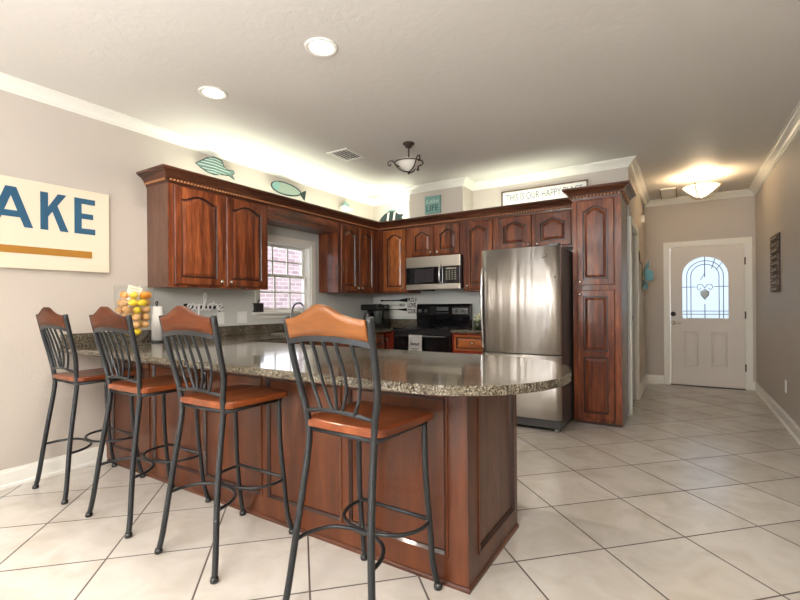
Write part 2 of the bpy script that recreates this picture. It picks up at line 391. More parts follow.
# crown and base mouldings
CP = [(0, -.082), (.008, -.082), (.012, -.070), (.020, -.066), (.032, -.045), (.052, -.026), (.066, -.018), (.070, -.010), (.082, -.008), (.082, 0), (0, 0)]
def crown(name, path, label):
    b = nb(); sweep(b, [(x, y, ZC) for x, y in path], CP); return struct(name, b, TRIMM, label, 'crown moulding')
crown('trim_1', [(XL, -3.6), (XL, YB), (CX0, YB), (CX0, 4.987), (CX1, 4.987), (CX1, YB), (XH, YB), (XH, YE), (XR, YE), (XR, -3.6)],
      'white crown moulding running round the kitchen and hall ceiling')
BP = [(0, 0), (.024, 0), (.024, .018), (.014, .026), (.014, .100), (.010, .108), (.008, .120), (0, .122)]
def baseb(name, path, label):
    b = nb(); sweep(b, [(x, y, 0) for x, y in path], BP); return struct(name, b, TRIMM, label, 'baseboard')
baseb('baseboard_left', [(XL, -3.6), (XL, 1.70)], 'white baseboard along the left wall by the stools')
baseb('baseboard_hall', [(XH, OY1+.075), (XH, YE), (-.232, YE)], 'white baseboard at the left of the front door')
baseb('baseboard_right', [(.805, YE), (XR, YE), (XR, -3.6)], 'white baseboard along the right hall wall')

# cased opening in the hall wall
b = nb()
box(b, XH, XH+.018, OY0-.075, OY0, 0, OZ+.075); box(b, XH, XH+.018, OY1, OY1+.075, 0, OZ+.075); box(b, XH, XH+.018, OY0, OY1, OZ, OZ+.075)
box(b, XH-.12, XH, OY0, OY0+.018, 0, OZ); box(b, XH-.12, XH, OY1-.018, OY1, 0, OZ); box(b, XH-.12, XH, OY0+.018, OY1-.018, OZ-.018, OZ)
struct('trim_2', b, TRIMM, 'white casing round the opening in the hall wall beside the pantry', 'door casing')
b = nb(); box(b, XH-.075, XH-.045, OY1-.022, OY1-.0175, .98, 1.04)
struct('trim_3', b, DKIRON, 'small dark latch plate on the far jamb of the hall opening', 'latch plate')

# entry door
d = sroot('door_1', 'white front door with an arched leaded glass light', 'door', (.29, YE, 0))
SL0, SL1, SY0, SY1 = DX0+.022, DX1-.022, YE-.005, YE+.04
b = nb()
box(b, DX0-.062, DX0, YE-.018, YE, 0, DZ+.062); box(b, DX1, DX1+.062, YE-.018, YE, 0, DZ+.062); box(b, DX0, DX1, YE-.018, YE, DZ, DZ+.062)
box(b, DX0, DX0+.018, YE-.012, YE+.14, 0, DZ); box(b, DX1-.018, DX1, YE-.012, YE+.14, 0, DZ); box(b, DX0+.018, DX1-.018, YE-.012, YE+.14, DZ-.018, DZ)
obj('door_frame', b, TRIMM, d)
gx0, gx1, gz0, gzs = .005, .545, .975, 1.575   # glass light: rectangle with a round head
gc = (gx0+gx1)/2; gr = (gx1-gx0)/2
def arch_loop(x0, x1, z0, zs, rise, n=24):
    c = (x0+x1)/2; a = (x1-x0)/2
    return [(x0, z0), (x1, z0)] + [(c+a*math.cos(PI*k/n), zs+rise*math.sin(PI*k/n)) for k in range(n+1)]
def holed_slab(b, X0, X1, Z0, Z1, loop, y0, y1, mi=0):
    """slab in the x-z plane with a hole of the given loop (starting bottom-left, bottom-right, then arch right to left)"""
    n = len(loop)-2
    outer = [(X0, Z0), (X1, Z0)]
    arch = loop[2:]
    per = []
    for k, (x, z) in enumerate(arch):
        a = PI*k/(n-1); cx, cz = math.cos(a), math.sin(a)
        mx = (X0+X1)/2; zs = loop[2][1]
        tx = ((X1-mx)/cx if cx > 1e-6 else ((X0-mx)/cx if cx < -1e-6 else 1e9)); tz = ((Z1-zs)/cz if cz > 1e-6 else 1e9)
        t = min(tx, tz); per.append((mx+cx*t, zs+cz*t))
    outer += per
    fr = [[b.verts.new((x, y, z)) for x, z in outer] for y in (y0, y1)]
    inn = [[b.verts.new((x, y, z)) for x, z in loop] for y in (y0, y1)]
    N = len(loop)
    for s in (0, 1):
        for i in range(N):
            j = (i+1) % N
            b.faces.new((fr[s][i], fr[s][j], inn[s][j], inn[s][i])).material_index = mi
    for i in range(N):
        j = (i+1) % N
        b.faces.new((fr[0][i], fr[0][j], fr[1][j], fr[1][i])); b.faces.new((inn[0][i], inn[0][j], inn[1][j], inn[1][i]))
b = nb()
holed_slab(b, SL0, SL1, .012, DZ-.022, arch_loop(gx0-.02, gx1+.02, gz0-.02, gzs, gr+.02), SY0, SY1)
for x0, x1 in ((.01, .195), (.345, .53)):
    for o, dd in ((0, .010), (.022, .004)):
        pass
    # raised embossed panel with a moulded edge
    L = [(x0, .285), (x1, .285), (x1, .785), (x0, .785)]
    for (q, yy) in ((0, -.009), ):
        box(b, x0, x1, SY0-.020, SY0+.002, .285, .300, bev=.006); box(b, x0, x1, SY0-.020, SY0+.002, .770, .785, bev=.006)
        box(b, x0, x0+.015, SY0-.020, SY0+.002, .300, .770, bev=.006); box(b, x1-.015, x1, SY0-.020, SY0+.002, .300, .770, bev=.006)
        box(b, x0+.032, x1-.032, SY0-.011, SY0+.002, .317, .753, bev=.005)
obj('door_slab', b, DOORP, d)
b = nb()
prof_in = arch_loop(gx0, gx1, gz0, gzs, gr); prof_out = arch_loop(gx0-.03, gx1+.03, gz0-.03, gzs, gr+.03)
A = [[b.verts.new((x, y, z)) for x, z in L] for L in (prof_out, prof_in) for y in (SY0-.014, SY0+.01)]
N = len(prof_in)
for i in range(N):
    j = (i+1) % N
    for P, Q in ((0, 2), (2, 3), (3, 1), (1, 0)): b.faces.new((A[P][i], A[P][j], A[Q][j], A[Q][i]))
obj('glass_moulding', b, DOORP, d)
b = nb(); prism(b, prof_in, SY0+.012, SY0+.020, axis='y')
gl = obj('glass', b, FROST, d)
LEAD = mat('lead_came', (.12, .14, .16), .5)
b = nb()
def came(pts, r=.005): tube(b, [(x, SY0+.009, z) for x, z in pts], r, 6)
for k, ins in enumerate((.055, .105)):
    q = gr-ins
    came([(gc-q, gz0), (gc-q, gzs)] + [(gc-q*math.cos(PI*t/16), gzs+q*math.sin(PI*t/16)) for t in range(1, 16)] + [(gc+q, gzs), (gc+q, gz0)], .0048)
came([(gc, gz0), (gc, gz0+.20)]); came([(gc, gzs-.02), (gc, gzs+gr)])
came([(gx0, gz0+.055), (gx1, gz0+.055)]); came([(gx0, gz0+.10), (gx1, gz0+.10)]); came([(gx0, 1.42), (gx0+.16, 1.42)]); came([(gx1-.16, 1.42), (gx1, 1.42)])
came([(gc+.12, gzs+.24), (gc+.08, gzs+.10)]); came([(gc+.20, gzs+.18), (gc+.13, gzs+.08)])
for s in (-1, 1):
    came([(gc+s*.0, 1.40), (gc+s*.03, 1.45), (gc+s*.075, 1.455), (gc+s*.095, 1.41), (gc+s*.07, 1.375), (gc+s*.045, 1.40)], .005)
    came([(gc, 1.24), (gc+s*.045, 1.30), (gc+s*.05, 1.35), (gc, 1.385)], .005)
came([(gc-.05, 1.52), (gc+.005, 1.62)], .005)
obj('leading', b, LEAD, gl)
b = nb(); prism(b, [(gc-.04, 1.30), (gc, 1.25), (gc+.04, 1.30), (gc+.045, 1.345), (gc, 1.375), (gc-.045, 1.345)], SY0+.006, SY0+.011, axis='y')
obj('bevel_jewel', b, mat('grey_bevel_glass', (.50, .55, .55), .15, coat=1), gl)
b = nb(); lathe(b, [(.034, 0), (.034, -.010), (.026, -.020), (.012, -.022)], (-.108, SY0, 1.035), 20, axis='y'); obj('deadbolt', b, DKIRON, d)
b = nb(); lathe(b, [(.030, 0), (.030, -.008), (.012, -.014), (.012, -.045), (.008, -.048)], (-.108, SY0, .905), 20, axis='y')
tube(b, [(-.108, SY0-.045, .905), (-.06, SY0-.047, .905), (-.01, SY0-.045, .898)], [.010, .009, .006], 8)
obj('lever_handle', b, KNOB, d)
for z in (.30, 1.02, 1.76):
    b = nb(); tube(b, [(DX1-.016, SY0-.014, z-.05), (DX1-.016, SY0-.014, z+.05)], .009, 8); obj('hinge', b, mat('hinge_bronze', (.16, .12, .09), .4, metal=.8), d)
b = nb(); box(b, DX0+.018, DX1-.018, YE-.03, YE+.12, 0, .011); obj('threshold', b, DKIRON, d)

# kitchen window
wd = sroot('window_1', 'white double-hung kitchen window with a grid, over the sink', 'window', (XL, 3.59, WZ0))
b = nb()
for y0, y1, z0, z1 in ((3.135, WY0, WZ0, 1.975), (WY1, 4.050, WZ0, 1.975), (WY0, WY1, WZ1, 1.975)): box(b, XL, XL+.018, y0, y1, z0, z1, bev=.003)
for y0, y1, z0, z1 in ((WY0, WY0+.015, WZ0, WZ1), (WY1-.015, WY1, WZ0, WZ1), (WY0+.015, WY1-.015, WZ1-.015, WZ1), (WY0+.015, WY1-.015, WZ0, WZ0+.012)): box(b, XL-.13, XL, y0, y1, z0, z1)
obj('window_casing', b, TRIMM, wd)
b = nb(); box(b, XL-.05, XL+.05, 3.10, 4.08, WZ0-.025, WZ0-.0005, bev=.004); box(b, XL, XL+.015, 3.13, 4.05, WZ0-.07, WZ0-.025, bev=.003); obj('window_sill', b, TRIMM, wd)
y0, y1 = WY0+.017, WY1-.017; zm = 1.53
for nm, z0, z1, xx in (('upper_sash', zm-.015, WZ1-.017, -3.92), ('lower_sash', WZ0+.013, zm+.02, -3.885)):
    b = nb(); t = .030
    box(b, xx, xx+.03, y0, y0+t, z0, z1); box(b, xx, xx+.03, y1-t, y1, z0, z1); box(b, xx, xx+.03, y0+t, y1-t, z0, z0+t); box(b, xx, xx+.03, y0+t, y1-t, z1-t, z1)
    s = obj(nm, b, TRIMM, wd)
    b = nb()
    for k in (1, 2):
        yy = y0+t+(y1-y0-2*t)*k/3; box(b, xx+.008, xx+.022, yy-.009, yy+.009, z0+t, z1-t)
    zz = (z0+z1)/2; box(b, xx+.0085, xx+.0215, y0+t, y1-t, zz-.009, zz+.009)
    obj('muntin', b, TRIMM, s)
    b = nb(); box(b, xx+.013, xx+.017, y0+t-.005, y1-t+.005, z0+t-.005, z1-t+.005); obj('pane', b, PANE, s)
# assumed rear windows, unseen behind the camera, sized for the fill and its reflections
for k, (x0, x1) in enumerate(((-3.30, -2.20), (-.85, -.05))):
    b = nb(); n_ = 3 if k == 0 else 2
    for z0, z1 in ((.3, .36), (2.56, 2.62)): box(b, x0, x1, -3.70, -3.64, z0, z1)
    for i in range(n_+1):
        xx = x0+.03+(x1-x0-.06)*i/n_; box(b, xx-.03, xx+.03, -3.70, -3.64, .36, 2.56)
    struct('window_%d' % (k+2), b, TRIMM, ('wide', 'narrow')[k]+' window frame added in the unseen rear wall behind the camera', 'window')
# outside: neighbour's brick wall and ground
b = nb(); box(b, -6.6, -6.3, -1.0, 10.0, -.3, 5.0)
tag(obj('brick_wall', b, BRICK), 'sunlit pinkish brick house wall seen through the kitchen window', 'brick wall')
b = nb(); box(b, -30, 30, -30, 30, -.40, -.31)
struct('ground', b, mat('lawn', (.20, .24, .12), .9), 'ground outside the house', 'ground')

# ------------------------------------------------------------------ cabinet doors
def door_bm(Wd, Hd, arch=0.0, split=None, st=.058, th=.02, flat=False):
    """raised-panel door, local u (0..Wd), w (0..Hd), n out (0..th); split -> two panels"""
    b = nb()
    def ringset(u0, u1, w0, w1, a):
        K = 18 if a else 4
        def pts(d, n):
            x0, x1, z0, z1 = u0+d, u1-d, w0+d, w1-d
            L = [(x0, z0), (x1, z0)]
            for k in range(K+1):
                t = k/K; x = x1+(x0-x1)*t
                s = max(0.0, math.sin(PI*min(1, max(0, (t-.10)/.80))))
                L.append((x, z1 - a + a*s**1.1))
            return [(x, z, n) for x, z in L]
        return pts
    panels = [(st, Wd-st, st, Hd-st, arch)] if not split else [(st, Wd-st, st, split-st/2, 0), (st, Wd-st, split+st/2, Hd-st, arch)]
    regs = [(0, Hd)] if not split else [(0, split), (split, Hd)]
    for (u0, u1, w0, w1, a), (R0, R1) in zip(panels, regs):
        P = ringset(u0, u1, w0, w1, a)
        inner = P(0, th); K = len(inner)-3
        e_ = .006; q0 = R0+(e_ if R0 == 0 else 0); q1 = R1-(e_ if R1 == Hd else 0)
        outer = [(e_, q0, th), (Wd-e_, q0, th)] + [(Wd-e_ + (2*e_-Wd)*k/K, q1, th) for k in range(K+1)]
        rings = [[b.verts.new(p) for p in outer], [b.verts.new(p) for p in inner],
                 [b.verts.new(p) for p in P(.006, th-.011)], [b.verts.new(p) for p in P(.015, th-.011)],
                 [b.verts.new(p) for p in P(.038, th-.001)], [b.verts.new(p) for p in P(.040, th-.0005)]]
        mats = [0, 1, 1, 0, 0]
        N = len(inner)
        for (A, B, mi) in zip(rings, rings[1:], mats):
            for i in range(N):
                j = (i+1) % N
                try: f = b.faces.new((A[i], A[j], B[j], B[i])); f.material_index = mi
                except ValueError: pass
        b.faces.new(rings[-1])
    # body: back and edges with a dark glazed rim
    e = .0005
    vs = [b.verts.new((x, z, n)) for n in (0, th-.007) for x, z in ((0, 0), (Wd, 0), (Wd, Hd), (0, Hd))]
    for i in range(4):
        j = (i+1) % 4; b.faces.new((vs[i], vs[j], vs[4+j], vs[4+i])).material_index = 1
    b.faces.new(vs[:4])
    v2 = [b.verts.new((x, z, th)) for x, z in ((e_, e_), (Wd-e_, e_), (Wd-e_, Hd-e_), (e_, Hd-e_))]
    for i in range(4):
        j = (i+1) % 4; b.faces.new((vs[4+i], vs[4+j], v2[j], v2[i])).material_index = 0
    return b
def place(b, f):
    for v in b.verts: v.co = V(f(v.co.x, v.co.y, v.co.z))
    return b
def knob(parent, p, nrm):
    b = nb(); ax = 'x' if abs(nrm[0]) > .5 else 'y'; s = nrm[0] if ax == 'x' else nrm[1]
    lathe(b, [(.006, 0), (.005, s*.012), (.013, s*.016), (.016, s*.022), (.013, s*.029), (.005, s*.032)], p, 14, axis=ax)
    return obj('knob', b, KNOB, parent)
def cdoor(parent, face, a0, a1, z0, z1, arch, kn, split=None, name='door', m=None, st=.058):
    """face: ('x', xface) faces +x, spans y a0..a1; ('y', yface) faces -y, spans x a0..a1"""
    b = door_bm(a1-a0, z1-z0, arch, split, st)
    if face[0] == 'x': f = lambda u, w_, n: (face[1]+n, a0+u, z0+w_)
    else: f = lambda u, w_, n: (a0+u, face[1]-n, z0+w_)
    place(b, f); o = obj(name, b, [m or W_cab, W_glaze], parent)
    if kn:
        s, zz = kn; a = a0+s if s > 0 else a1+s; zk = z0+zz if zz > 0 else z1+zz
        if face[0] == 'x': knob(o, (face[1]+.02, a, zk), (1, 0))
        else: knob(o, (a, face[1]-.02, zk), (0, -1))
    return o
CG = 'cherry wall cabinets'
UZ0, UZ1 = 1.355, 2.215
def carcass(t, x0, x1, y0, y1, z0, z1, side=None):
    b = nb(); box(b, x0, x1, y0, y1, z0, z1); obj('cabinet_box', b, side or W_cab, t)
FX = -3.49   # carcass face of left-wall cabinets (doors project .02)
# A: two-door cabinet at the left of the window
t = thing('wall_cabinet', 'two-door cherry wall cabinet left of the window, above the word sign', 'cabinet', (-3.64, 2.53, UZ0), CG)
b = nb(); box(b, XL+.001, FX, 2.032, 3.05, UZ0, UZ1); box(b, XL+.001, FX-.002, 2.030, 2.032, UZ0, UZ1, mi=1)
obj('cabinet_box', b, [W_cab, W_side], t)
cdoor(t, ('x', FX), 2.075, 2.525, UZ0+.022, 2.185, .045, (-.03, .035)); cdoor(t, ('x', FX), 2.565, 3.015, UZ0+.022, 2.185, .045, (.03, .035))
# valance over the window with light rail
b = nb(); box(b, -3.50, FX, 3.051, 4.124, 2.075, UZ1); box(b, XL+.001, -3.50, 3.051, 4.124, 2.075, 2.09); box(b, -3.50, -3.475, 3.051, 4.124, 2.06, 2.075)
tag(obj('window_valance', b, W_cabh), 'plain cherry valance board bridging the cabinets over the window', 'valance')
# B: two narrow doors right of the window
t = thing('wall_cabinet', 'narrow two-door cherry wall cabinet right of the window, at the corner', 'cabinet', (-3.64, 4.5, UZ0), CG)
b = nb(); box(b, XL+.001, FX, 4.125, 4.94, UZ0, UZ1); obj('cabinet_box', b, W_cab, t)
cdoor(t, ('x', FX), 4.165, 4.495, UZ0+.022, 2.185, .04, (-.03, .035)); cdoor(t, ('x', FX), 4.525, 4.855, UZ0+.022, 2.185, .04, (.03, .035))
FY = 4.97
W_cab_lit = wood('lit_cherry_wood', [(.17, .042, .010), (.38, .108, .025), (.58, .20, .055)])  # lit look of the corner door, put into a lighter cherry colour
def upper(x0, x1, z0, doors, label, arch=.04, m=None):
    t = thing('wall_cabinet', label, 'cabinet', ((x0+x1)/2, 5.1, z0), CG)
    carcass(t, x0+.0005, x1-.0005, FY, YB-.001, z0, UZ1)
    for (a0, a1, kn) in doors: cdoor(t, ('y', FY), a0, a1, z0+.022, 2.185, arch, kn, m=m)
    return t
upper(XL+.001, -3.005, UZ0, [(-3.395, -3.05, (-.03, .035))], 'single-door cherry wall cabinet with a door coloured as if lit in the corner, left of the microwave', m=W_cab_lit)
upper(-3.004, -2.235, 1.80, [(-2.96, -2.635, (-.03, .03)), (-2.60, -2.275, (.03, .03))], 'short two-door cherry cabinet right above the microwave', .045)
upper(-2.234, -1.825, UZ0, [(-2.20, -1.86, (.03, .035))], 'single-door cherry wall cabinet between the microwave and the fridge')
upper(-1.824, -.926, 1.80, [(-1.785, -1.405, (-.03, .03)), (-1.365, -.985, (.03, .03))], 'short two-door cherry cabinet above the stainless fridge', .045)
# crown on the wall cabinets
KP = [(0, -.02), (.006, -.02), (.010, 0), (.022, .012), (.028, .030), (.050, .055), (.072, .066), (.078, .074), (.085, .076), (.085, .092), (0, .092)]
def cab_crown(name, path, z, label, beadpath):
    t = thing(name, label, 'cabinet crown', (path[0][0], path[0][1], z))
    b = nb(); sweep(b, [(x, y, z) for x, y in path], KP); obj('crown', b, W_crown, t)
    b = nb()
    for (xa, ya), (xb, yb) in zip(path, path[1:]):
        L = math.hypot(xb-xa, yb-ya); n_ = max(1, int(L/.030)); dx, dy = (xb-xa)/L, (yb-ya)/L; nx, ny = dy, -dx
        for k in range(n_):
            s = (k+.5)*L/n_; cx_, cy_ = xa+dx*s+nx*.017, ya+dy*s+ny*.017; h = .0075
            ax_, ay_ = abs(dx)*h+abs(nx)*.010, abs(dy)*h+abs(ny)*.010
            box(b, cx_-ax_, cx_+ax_, cy_-ay_, cy_+ay_, z+.001, z+.013)
    obj('dentil_strip', b, W_bead, t)
    return t
cab_crown('cabinet_crown_moulding', [(XL, 2.03), (FX, 2.03), (FX, FY), (-.926, FY)], UZ1, 'dark cherry crown with a dentil strip along the wall cabinets', None)

# pantry
t = thing('pantry_cabinet', 'tall cherry pantry cabinet right of the fridge, reaching the floor', 'cabinet', (-.715, 5.0, 0))
PX0, PX1, PY = -.925, -.487, 4.72
b = nb(); box(b, PX0, PX1, PY, YB-.001, .03, 2.245); box(b, PX1, PX1+.002, PY, YB-.001, .03, 2.245, mi=1); box(b, PX0+.01, PX1-.005, PY+.02, YB-.001, 0, .03, mi=2)
obj('cabinet_box', b, [W_cab, W_side, W_glaze], t)
cdoor(t, ('y', PY), -.885, -.545, 1.375, 2.21, .045, (.03, .035)); cdoor(t, ('y', PY), -.885, -.545, .06, 1.325, 0, (.03, -.04), split=.635)
cab_crown('pantry_crown_moulding', [(PX0, YB-.001), (PX0, PY), (PX1+.002, PY), (PX1+.002, YB-.001)], 2.245, 'dark cherry crown capping the tall pantry cabinet', None)

# ------------------------------------------------------------------ peninsula
W_pen = wood('peninsula_wood', [(.060, .016, .006), (.105, .029, .010), (.165, .048, .016)], fine=.2, dist=.3, scale=(8, 8, 1.1), coat=.35)
PXE, PY0, PY1, CT = -.752, 1.70, 2.345, .905
t = thing('peninsula_cabinet', 'cherry peninsula base with recessed panels behind the stools', 'cabinet', (-2.27, 2.0, 0))
b = nb()
box(b, XL+.002, PXE-.012, PY0+.012, PY1, 0, CT-.037)
obj('cabinet_box', b, W_cab, t)
def framed_face(t, face, a0, a1, z0, z1, panels, name='panelled_face', pm=None):
    """stiles and rails with moulded recessed panels; panels: list of (p0,p1,q0,q1)"""
    b = nb(); th = .012
    def pt(u, w_, n): return (u, PY0+.012-n, w_) if face == 'y' else (PXE-.012+n, u, w_)
    ps = sorted(panels); cur = a0
    def quadbox(u0, u1, w0, w1, n0, n1, mi=0):
        p, q = pt(u0, w0, n0), pt(u1, w1, n1); box(b, p[0], q[0], p[1], q[1], p[2], q[2], mi=mi)
    zz0, zz1 = ps[0][2], ps[0][3]
    quadbox(a0, a1, z0, zz0, 0, th); quadbox(a0, a1, zz1, z1, 0, th)
    for (p0, p1, q0, q1) in ps+[(a1, a1, 0, 0)]:
        if p0 > cur: quadbox(cur, p0, zz0, zz1, 0, th)
        cur = p1
    for (p0, p1, q0, q1) in ps:
        R = [(0, th+.006), (.010, th+.006), (.022, th-.004), (.024, .001)]
        rings = [[b.verts.new(pt(x, z, n)) for x, z in ((p0+o-.008, q0+o-.008), (p1-o+.008, q0+o-.008), (p1-o+.008, q1-o+.008), (p0+o-.008, q1-o+.008))] for o, n in [(0, th-.001)]+R]
        for gi, (A, B) in enumerate(zip(rings, rings[1:])):
            for i in range(4):
                j = (i+1) % 4; b.faces.new((A[i], A[j], B[j], B[i])).material_index = 1 if gi in (2, 3) else 0
        b.faces.new(rings[-1]).material_index = 2
    obj(name, b, [W_pen, W_glaze, pm or W_pen], t)
framed_face(t, 'y', XL+.002, PXE-.012, .0, CT-.037, [(x, x+.53, .125, .795) for x in (-3.70, -3.12, -2.54, -1.96, -1.38)])
framed_face(t, 'x', PY0, PY1, .0, CT-.037, [(1.815, 2.285, .115, .82)], 'end_panel', W_side)
b = nb(); sweep(b, [(XL+.03, PY0, 0), (PXE, PY0, 0), (PXE, PY1, 0)][::1], [(0, 0), (.009, 0), (.009, .012), (.005, .018), (0, .02)]); obj('base_shoe', b, W_crown, t)
# granite top with rounded end
def edged_slab(loop, z0, z1, r=.014):
    b = nb(); A, B, fs = prism(b, loop, z0, z1)
    es = [e for e in b.edges if abs(e.verts[0].co.z-e.verts[1].co.z) < 1e-6]
    bmesh.ops.bevel(b, geom=es, offset=r, segments=3, affect='EDGES', profile=.5)
    for f in b.faces: f.smooth = False
    return b
yc, ry, rx, xs = 1.895, .505, .46, -.85
loop = [(XL+.002, 2.40), (XL+.002, 1.385)] + [(xs+rx*math.sin(PI*k/28), yc-ry*math.cos(PI*k/28)) for k in range(29)] + [(-3.07, 2.40)]
loop = [loop[0]]+loop[1:]
t = thing('kitchen_countertop', 'speckled granite peninsula top with a rounded end, joining the sink run', 'countertop', (-2.2, 1.9, CT-.035))
LX = -3.07
loop2 = [(XL+.002, YB-.002), (XL+.002, 1.385)] + [(xs+rx*math.sin(PI*k/28), yc-ry*math.cos(PI*k/28)) for k in range(29)] + [(LX, 2.40), (LX, 4.60), (-3.018, 4.60), (-3.018, YB-.002)]
obj('slab', edged_slab(loop2, CT-.036, CT), GRAN, t)
b = nb(); box(b, XL+.001, XL+.022, 1.40, YB-.003, CT, 1.0, bev=.003); box(b, XL+.023, -3.018, YB-.022, YB-.001, CT, 1.0, bev=.003); obj('backsplash', b, GRAN, t)
t = thing('range_side_countertop', 'short granite counter between the range and the fridge', 'countertop', (-1.97, 4.95, CT-.035))
obj('slab', edged_slab([(-2.234, 4.60), (-1.72, 4.60), (-1.72, YB-.002), (-2.234, YB-.002)], CT-.036, CT, .01), GRAN, t)
b = nb(); box(b, -2.234, -1.72, YB-.022, YB-.001, CT, 1.0, bev=.003); obj('backsplash', b, GRAN, t)
# base cabinets of the sink run (facing the kitchen)
t = thing('base_cabinet', 'cherry sink base cabinets below the window counter', 'cabinet', (-3.45, 3.5, 0))
b = nb(); box(b, XL+.002, LX-.045, 2.42, 4.55, .09, CT-.036); box(b, XL+.002, LX-.11, 2.42, 4.55, 0, .09); obj('cabinet_box', b, W_cab, t)
for k in range(5):
    y0 = 2.44+k*.42; cdoor(t, ('x', LX-.045), y0, y0+.39, .11, .66, 0, (.03, -.04)); cdoor(t, ('x', LX-.045), y0, y0+.39, .69, .85, 0, None, name='drawer', st=.022)
t = thing('base_cabinet', 'cherry corner base cabinet left of the black range', 'cabinet', (-3.2, 4.95, 0))
W_red = wood('reddish_cherry', [(.13, .014, .006), (.26, .028, .010), (.36, .05, .016)])
b = nb(); box(b, -3.79, -3.02, 4.645, YB-.002, .09, CT-.036); box(b, -3.79, -3.02, 4.71, YB-.002, 0, .09); obj('cabinet_box', b, W_red, t)
cdoor(t, ('y', 4.645), -3.215, -3.035, .11, .85, 0, (.09, -.08), m=W_red)
t = thing('base_cabinet', 'cherry base cabinet with a drawer between the range and the fridge', 'cabinet', (-1.97, 4.95, 0))
b = nb(); box(b, -2.232, -1.722, 4.645, YB-.002, .09, CT-.036); box(b, -2.232, -1.722, 4.71, YB-.002, 0, .09); obj('cabinet_box', b, W_red, t)
W_drawer_lit = wood('lit_drawer_cherry', [(.28, .07, .015), (.42, .12, .03), (.52, .17, .05)], scale=(1.3, 1.3, 14))  # flash reflection on the drawer front, put into the wood colour
cdoor(t, ('y', 4.645), -2.20, -1.755, .67, .845, 0, (.2225, .0875), name='drawer', m=W_drawer_lit, st=.022)
cdoor(t, ('y', 4.645), -2.20, -1.755, .11, .64, 0, (.03, -.04))

# ------------------------------------------------------------------ refrigerator
t = thing('refrigerator', 'stainless bottom-freezer refrigerator beside the pantry cabinet', 'refrigerator', (-1.33, 4.6, 0))
FX0, FX1, FYf = -1.70, -.942, 4.205
GREY = mat('fridge_side_grey', (.10, .10, .105), .4, metal=.3)
b = nb(); box(b, FX0+.004, FX1-.004, FYf+.085, 5.10, .035, 1.725, bev=.006); obj('fridge_body', b, GREY, t)
def curved_door(z0, z1, nm):
    b = nb(); N = 16; fr = []
    for k in range(N+1):
        u = -1+2*k/N; y = FYf+.012*u*u + (.018*max(0, (abs(u)-.93)/.07)**2)
        fr.append((FX0+(FX1-FX0)*k/N, y))
    lp = fr+[(FX1, FYf+.075), (FX0, FYf+.075)]
    A, B, fs = prism(b, lp, z0, z1)
    for f in fs[2:2+N]: f.smooth = True
    for f in fs[:2]: f.smooth = False
    return obj(nm, b, STEEL, t)
dd = curved_door(.722, 1.731, 'fridge_door')
b = nb(); hx = FX0+.028; tube(b, catmull([(hx, FYf+.02, .765), (hx, FYf-.035, .79), (hx, FYf-.055, .95), (hx, FYf-.062, 1.15), (hx, FYf-.055, 1.38), (hx, FYf-.035, 1.53), (hx, FYf+.02, 1.555)], 5), .0125, 10)
obj('door_handle', b, mat('handle_steel', (.70, .69, .68), .25, metal=1), dd)
b = nb(); tube(b, [(-1.10, FYf-.001, 1.625), (-1.08, FYf-.003, 1.632), (-1.055, FYf-.001, 1.628)], .003, 6); tube(b, [(-1.09, FYf-.001, 1.645), (-1.07, FYf-.003, 1.650), (-1.05, FYf-.001, 1.640)], .003, 6); obj('emblem', b, mat('emblem_grey', (.2, .2, .2), .4, metal=.8), dd)
b = nb(); lathe(b, [(.006, 0), (.006, -.004), (.003, -.005)], (-.985, FYf+.010, 1.44), 10, axis='y'); obj('lock_button', b, BLACK, dd)
curved_door(.118, .712, 'freezer_drawer')
b = nb(); box(b, FX0+.01, FX1-.01, FYf+.04, FYf+.086, .035, .112); obj('toe_grille', b, GREY, t)
for x in (FX0+.06, FX1-.05):
    b = nb(); lathe(b, [(.018, 0), (.026, .006), (.026, .02), (.014, .034)], (x, FYf+.075, 0), 14); obj('foot', b, mat('foot_grey', (.35, .35, .36), .4), t)
for x in (FX0+.06, FX1-.05):
    b = nb(); lathe(b, [(.018, 0), (.026, .006), (.026, .02), (.014, .036)], (x, 5.0, 0), 14); obj('foot', b, mat('foot_grey', (.35, .35, .36), .4), t)
b = nb(); box(b, FX1-.11, FX1-.01, FYf+.02, FYf+.12, 1.732, 1.752, bev=.004); obj('hinge_cover', b, GREY, t)

# ------------------------------------------------------------------ microwave
t = thing('microwave', 'stainless over-the-range microwave with a black glass door', 'microwave', (-2.62, 5.05, 1.385))
mx0, mx1, my = -2.995, -2.243, 4.885
b = nb(); box(b, mx0, mx1, my+.035, YB-.001, 1.392, 1.797); obj('case', b, BLACK, t)
b = nb(); box(b, mx0, mx1, my, my+.034, 1.665, 1.797, bev=.004); box(b, mx0, mx1, my, my+.034, 1.385, 1.452, bev=.004)
for k in range(4): box(b, mx0+.02, mx1-.02, my-.002, my+.002, 1.765+k*.007, 1.768+k*.007)
obj('steel_trim', b, mat('microwave_steel', (.62, .58, .50), .3, metal=.9), t)
b = nb(); box(b, mx0, -2.475, my+.002, my+.034, 1.453, 1.664, bev=.003); dr = obj('door', b, GLOSSB, t)
b = nb(); box(b, mx0+.12, -2.60, my-.0005, my+.002, 1.475, 1.645); obj('door_window', b, mat('tinted_window', (.045, .038, .042), .12, coat=.5), dr)
b = nb(); tube(b, catmull([(-2.50, my+.004, 1.47), (-2.50, my-.03, 1.48), (-2.50, my-.04, 1.56), (-2.50, my-.03, 1.64), (-2.50, my+.004, 1.69)], 5), .013, 10); obj('door_handle', b, mat('handle_steel', (.7, .69, .68), .25, metal=1), dr)
b = nb(); box(b, -2.474, mx1, my+.002, my+.034, 1.453, 1.664, bev=.003); cp = obj('control_panel', b, GLOSSB, t)
b = nb(); random.seed(9)
box(b, -2.43, -2.29, my-.0005, my+.0025, 1.625, 1.645)
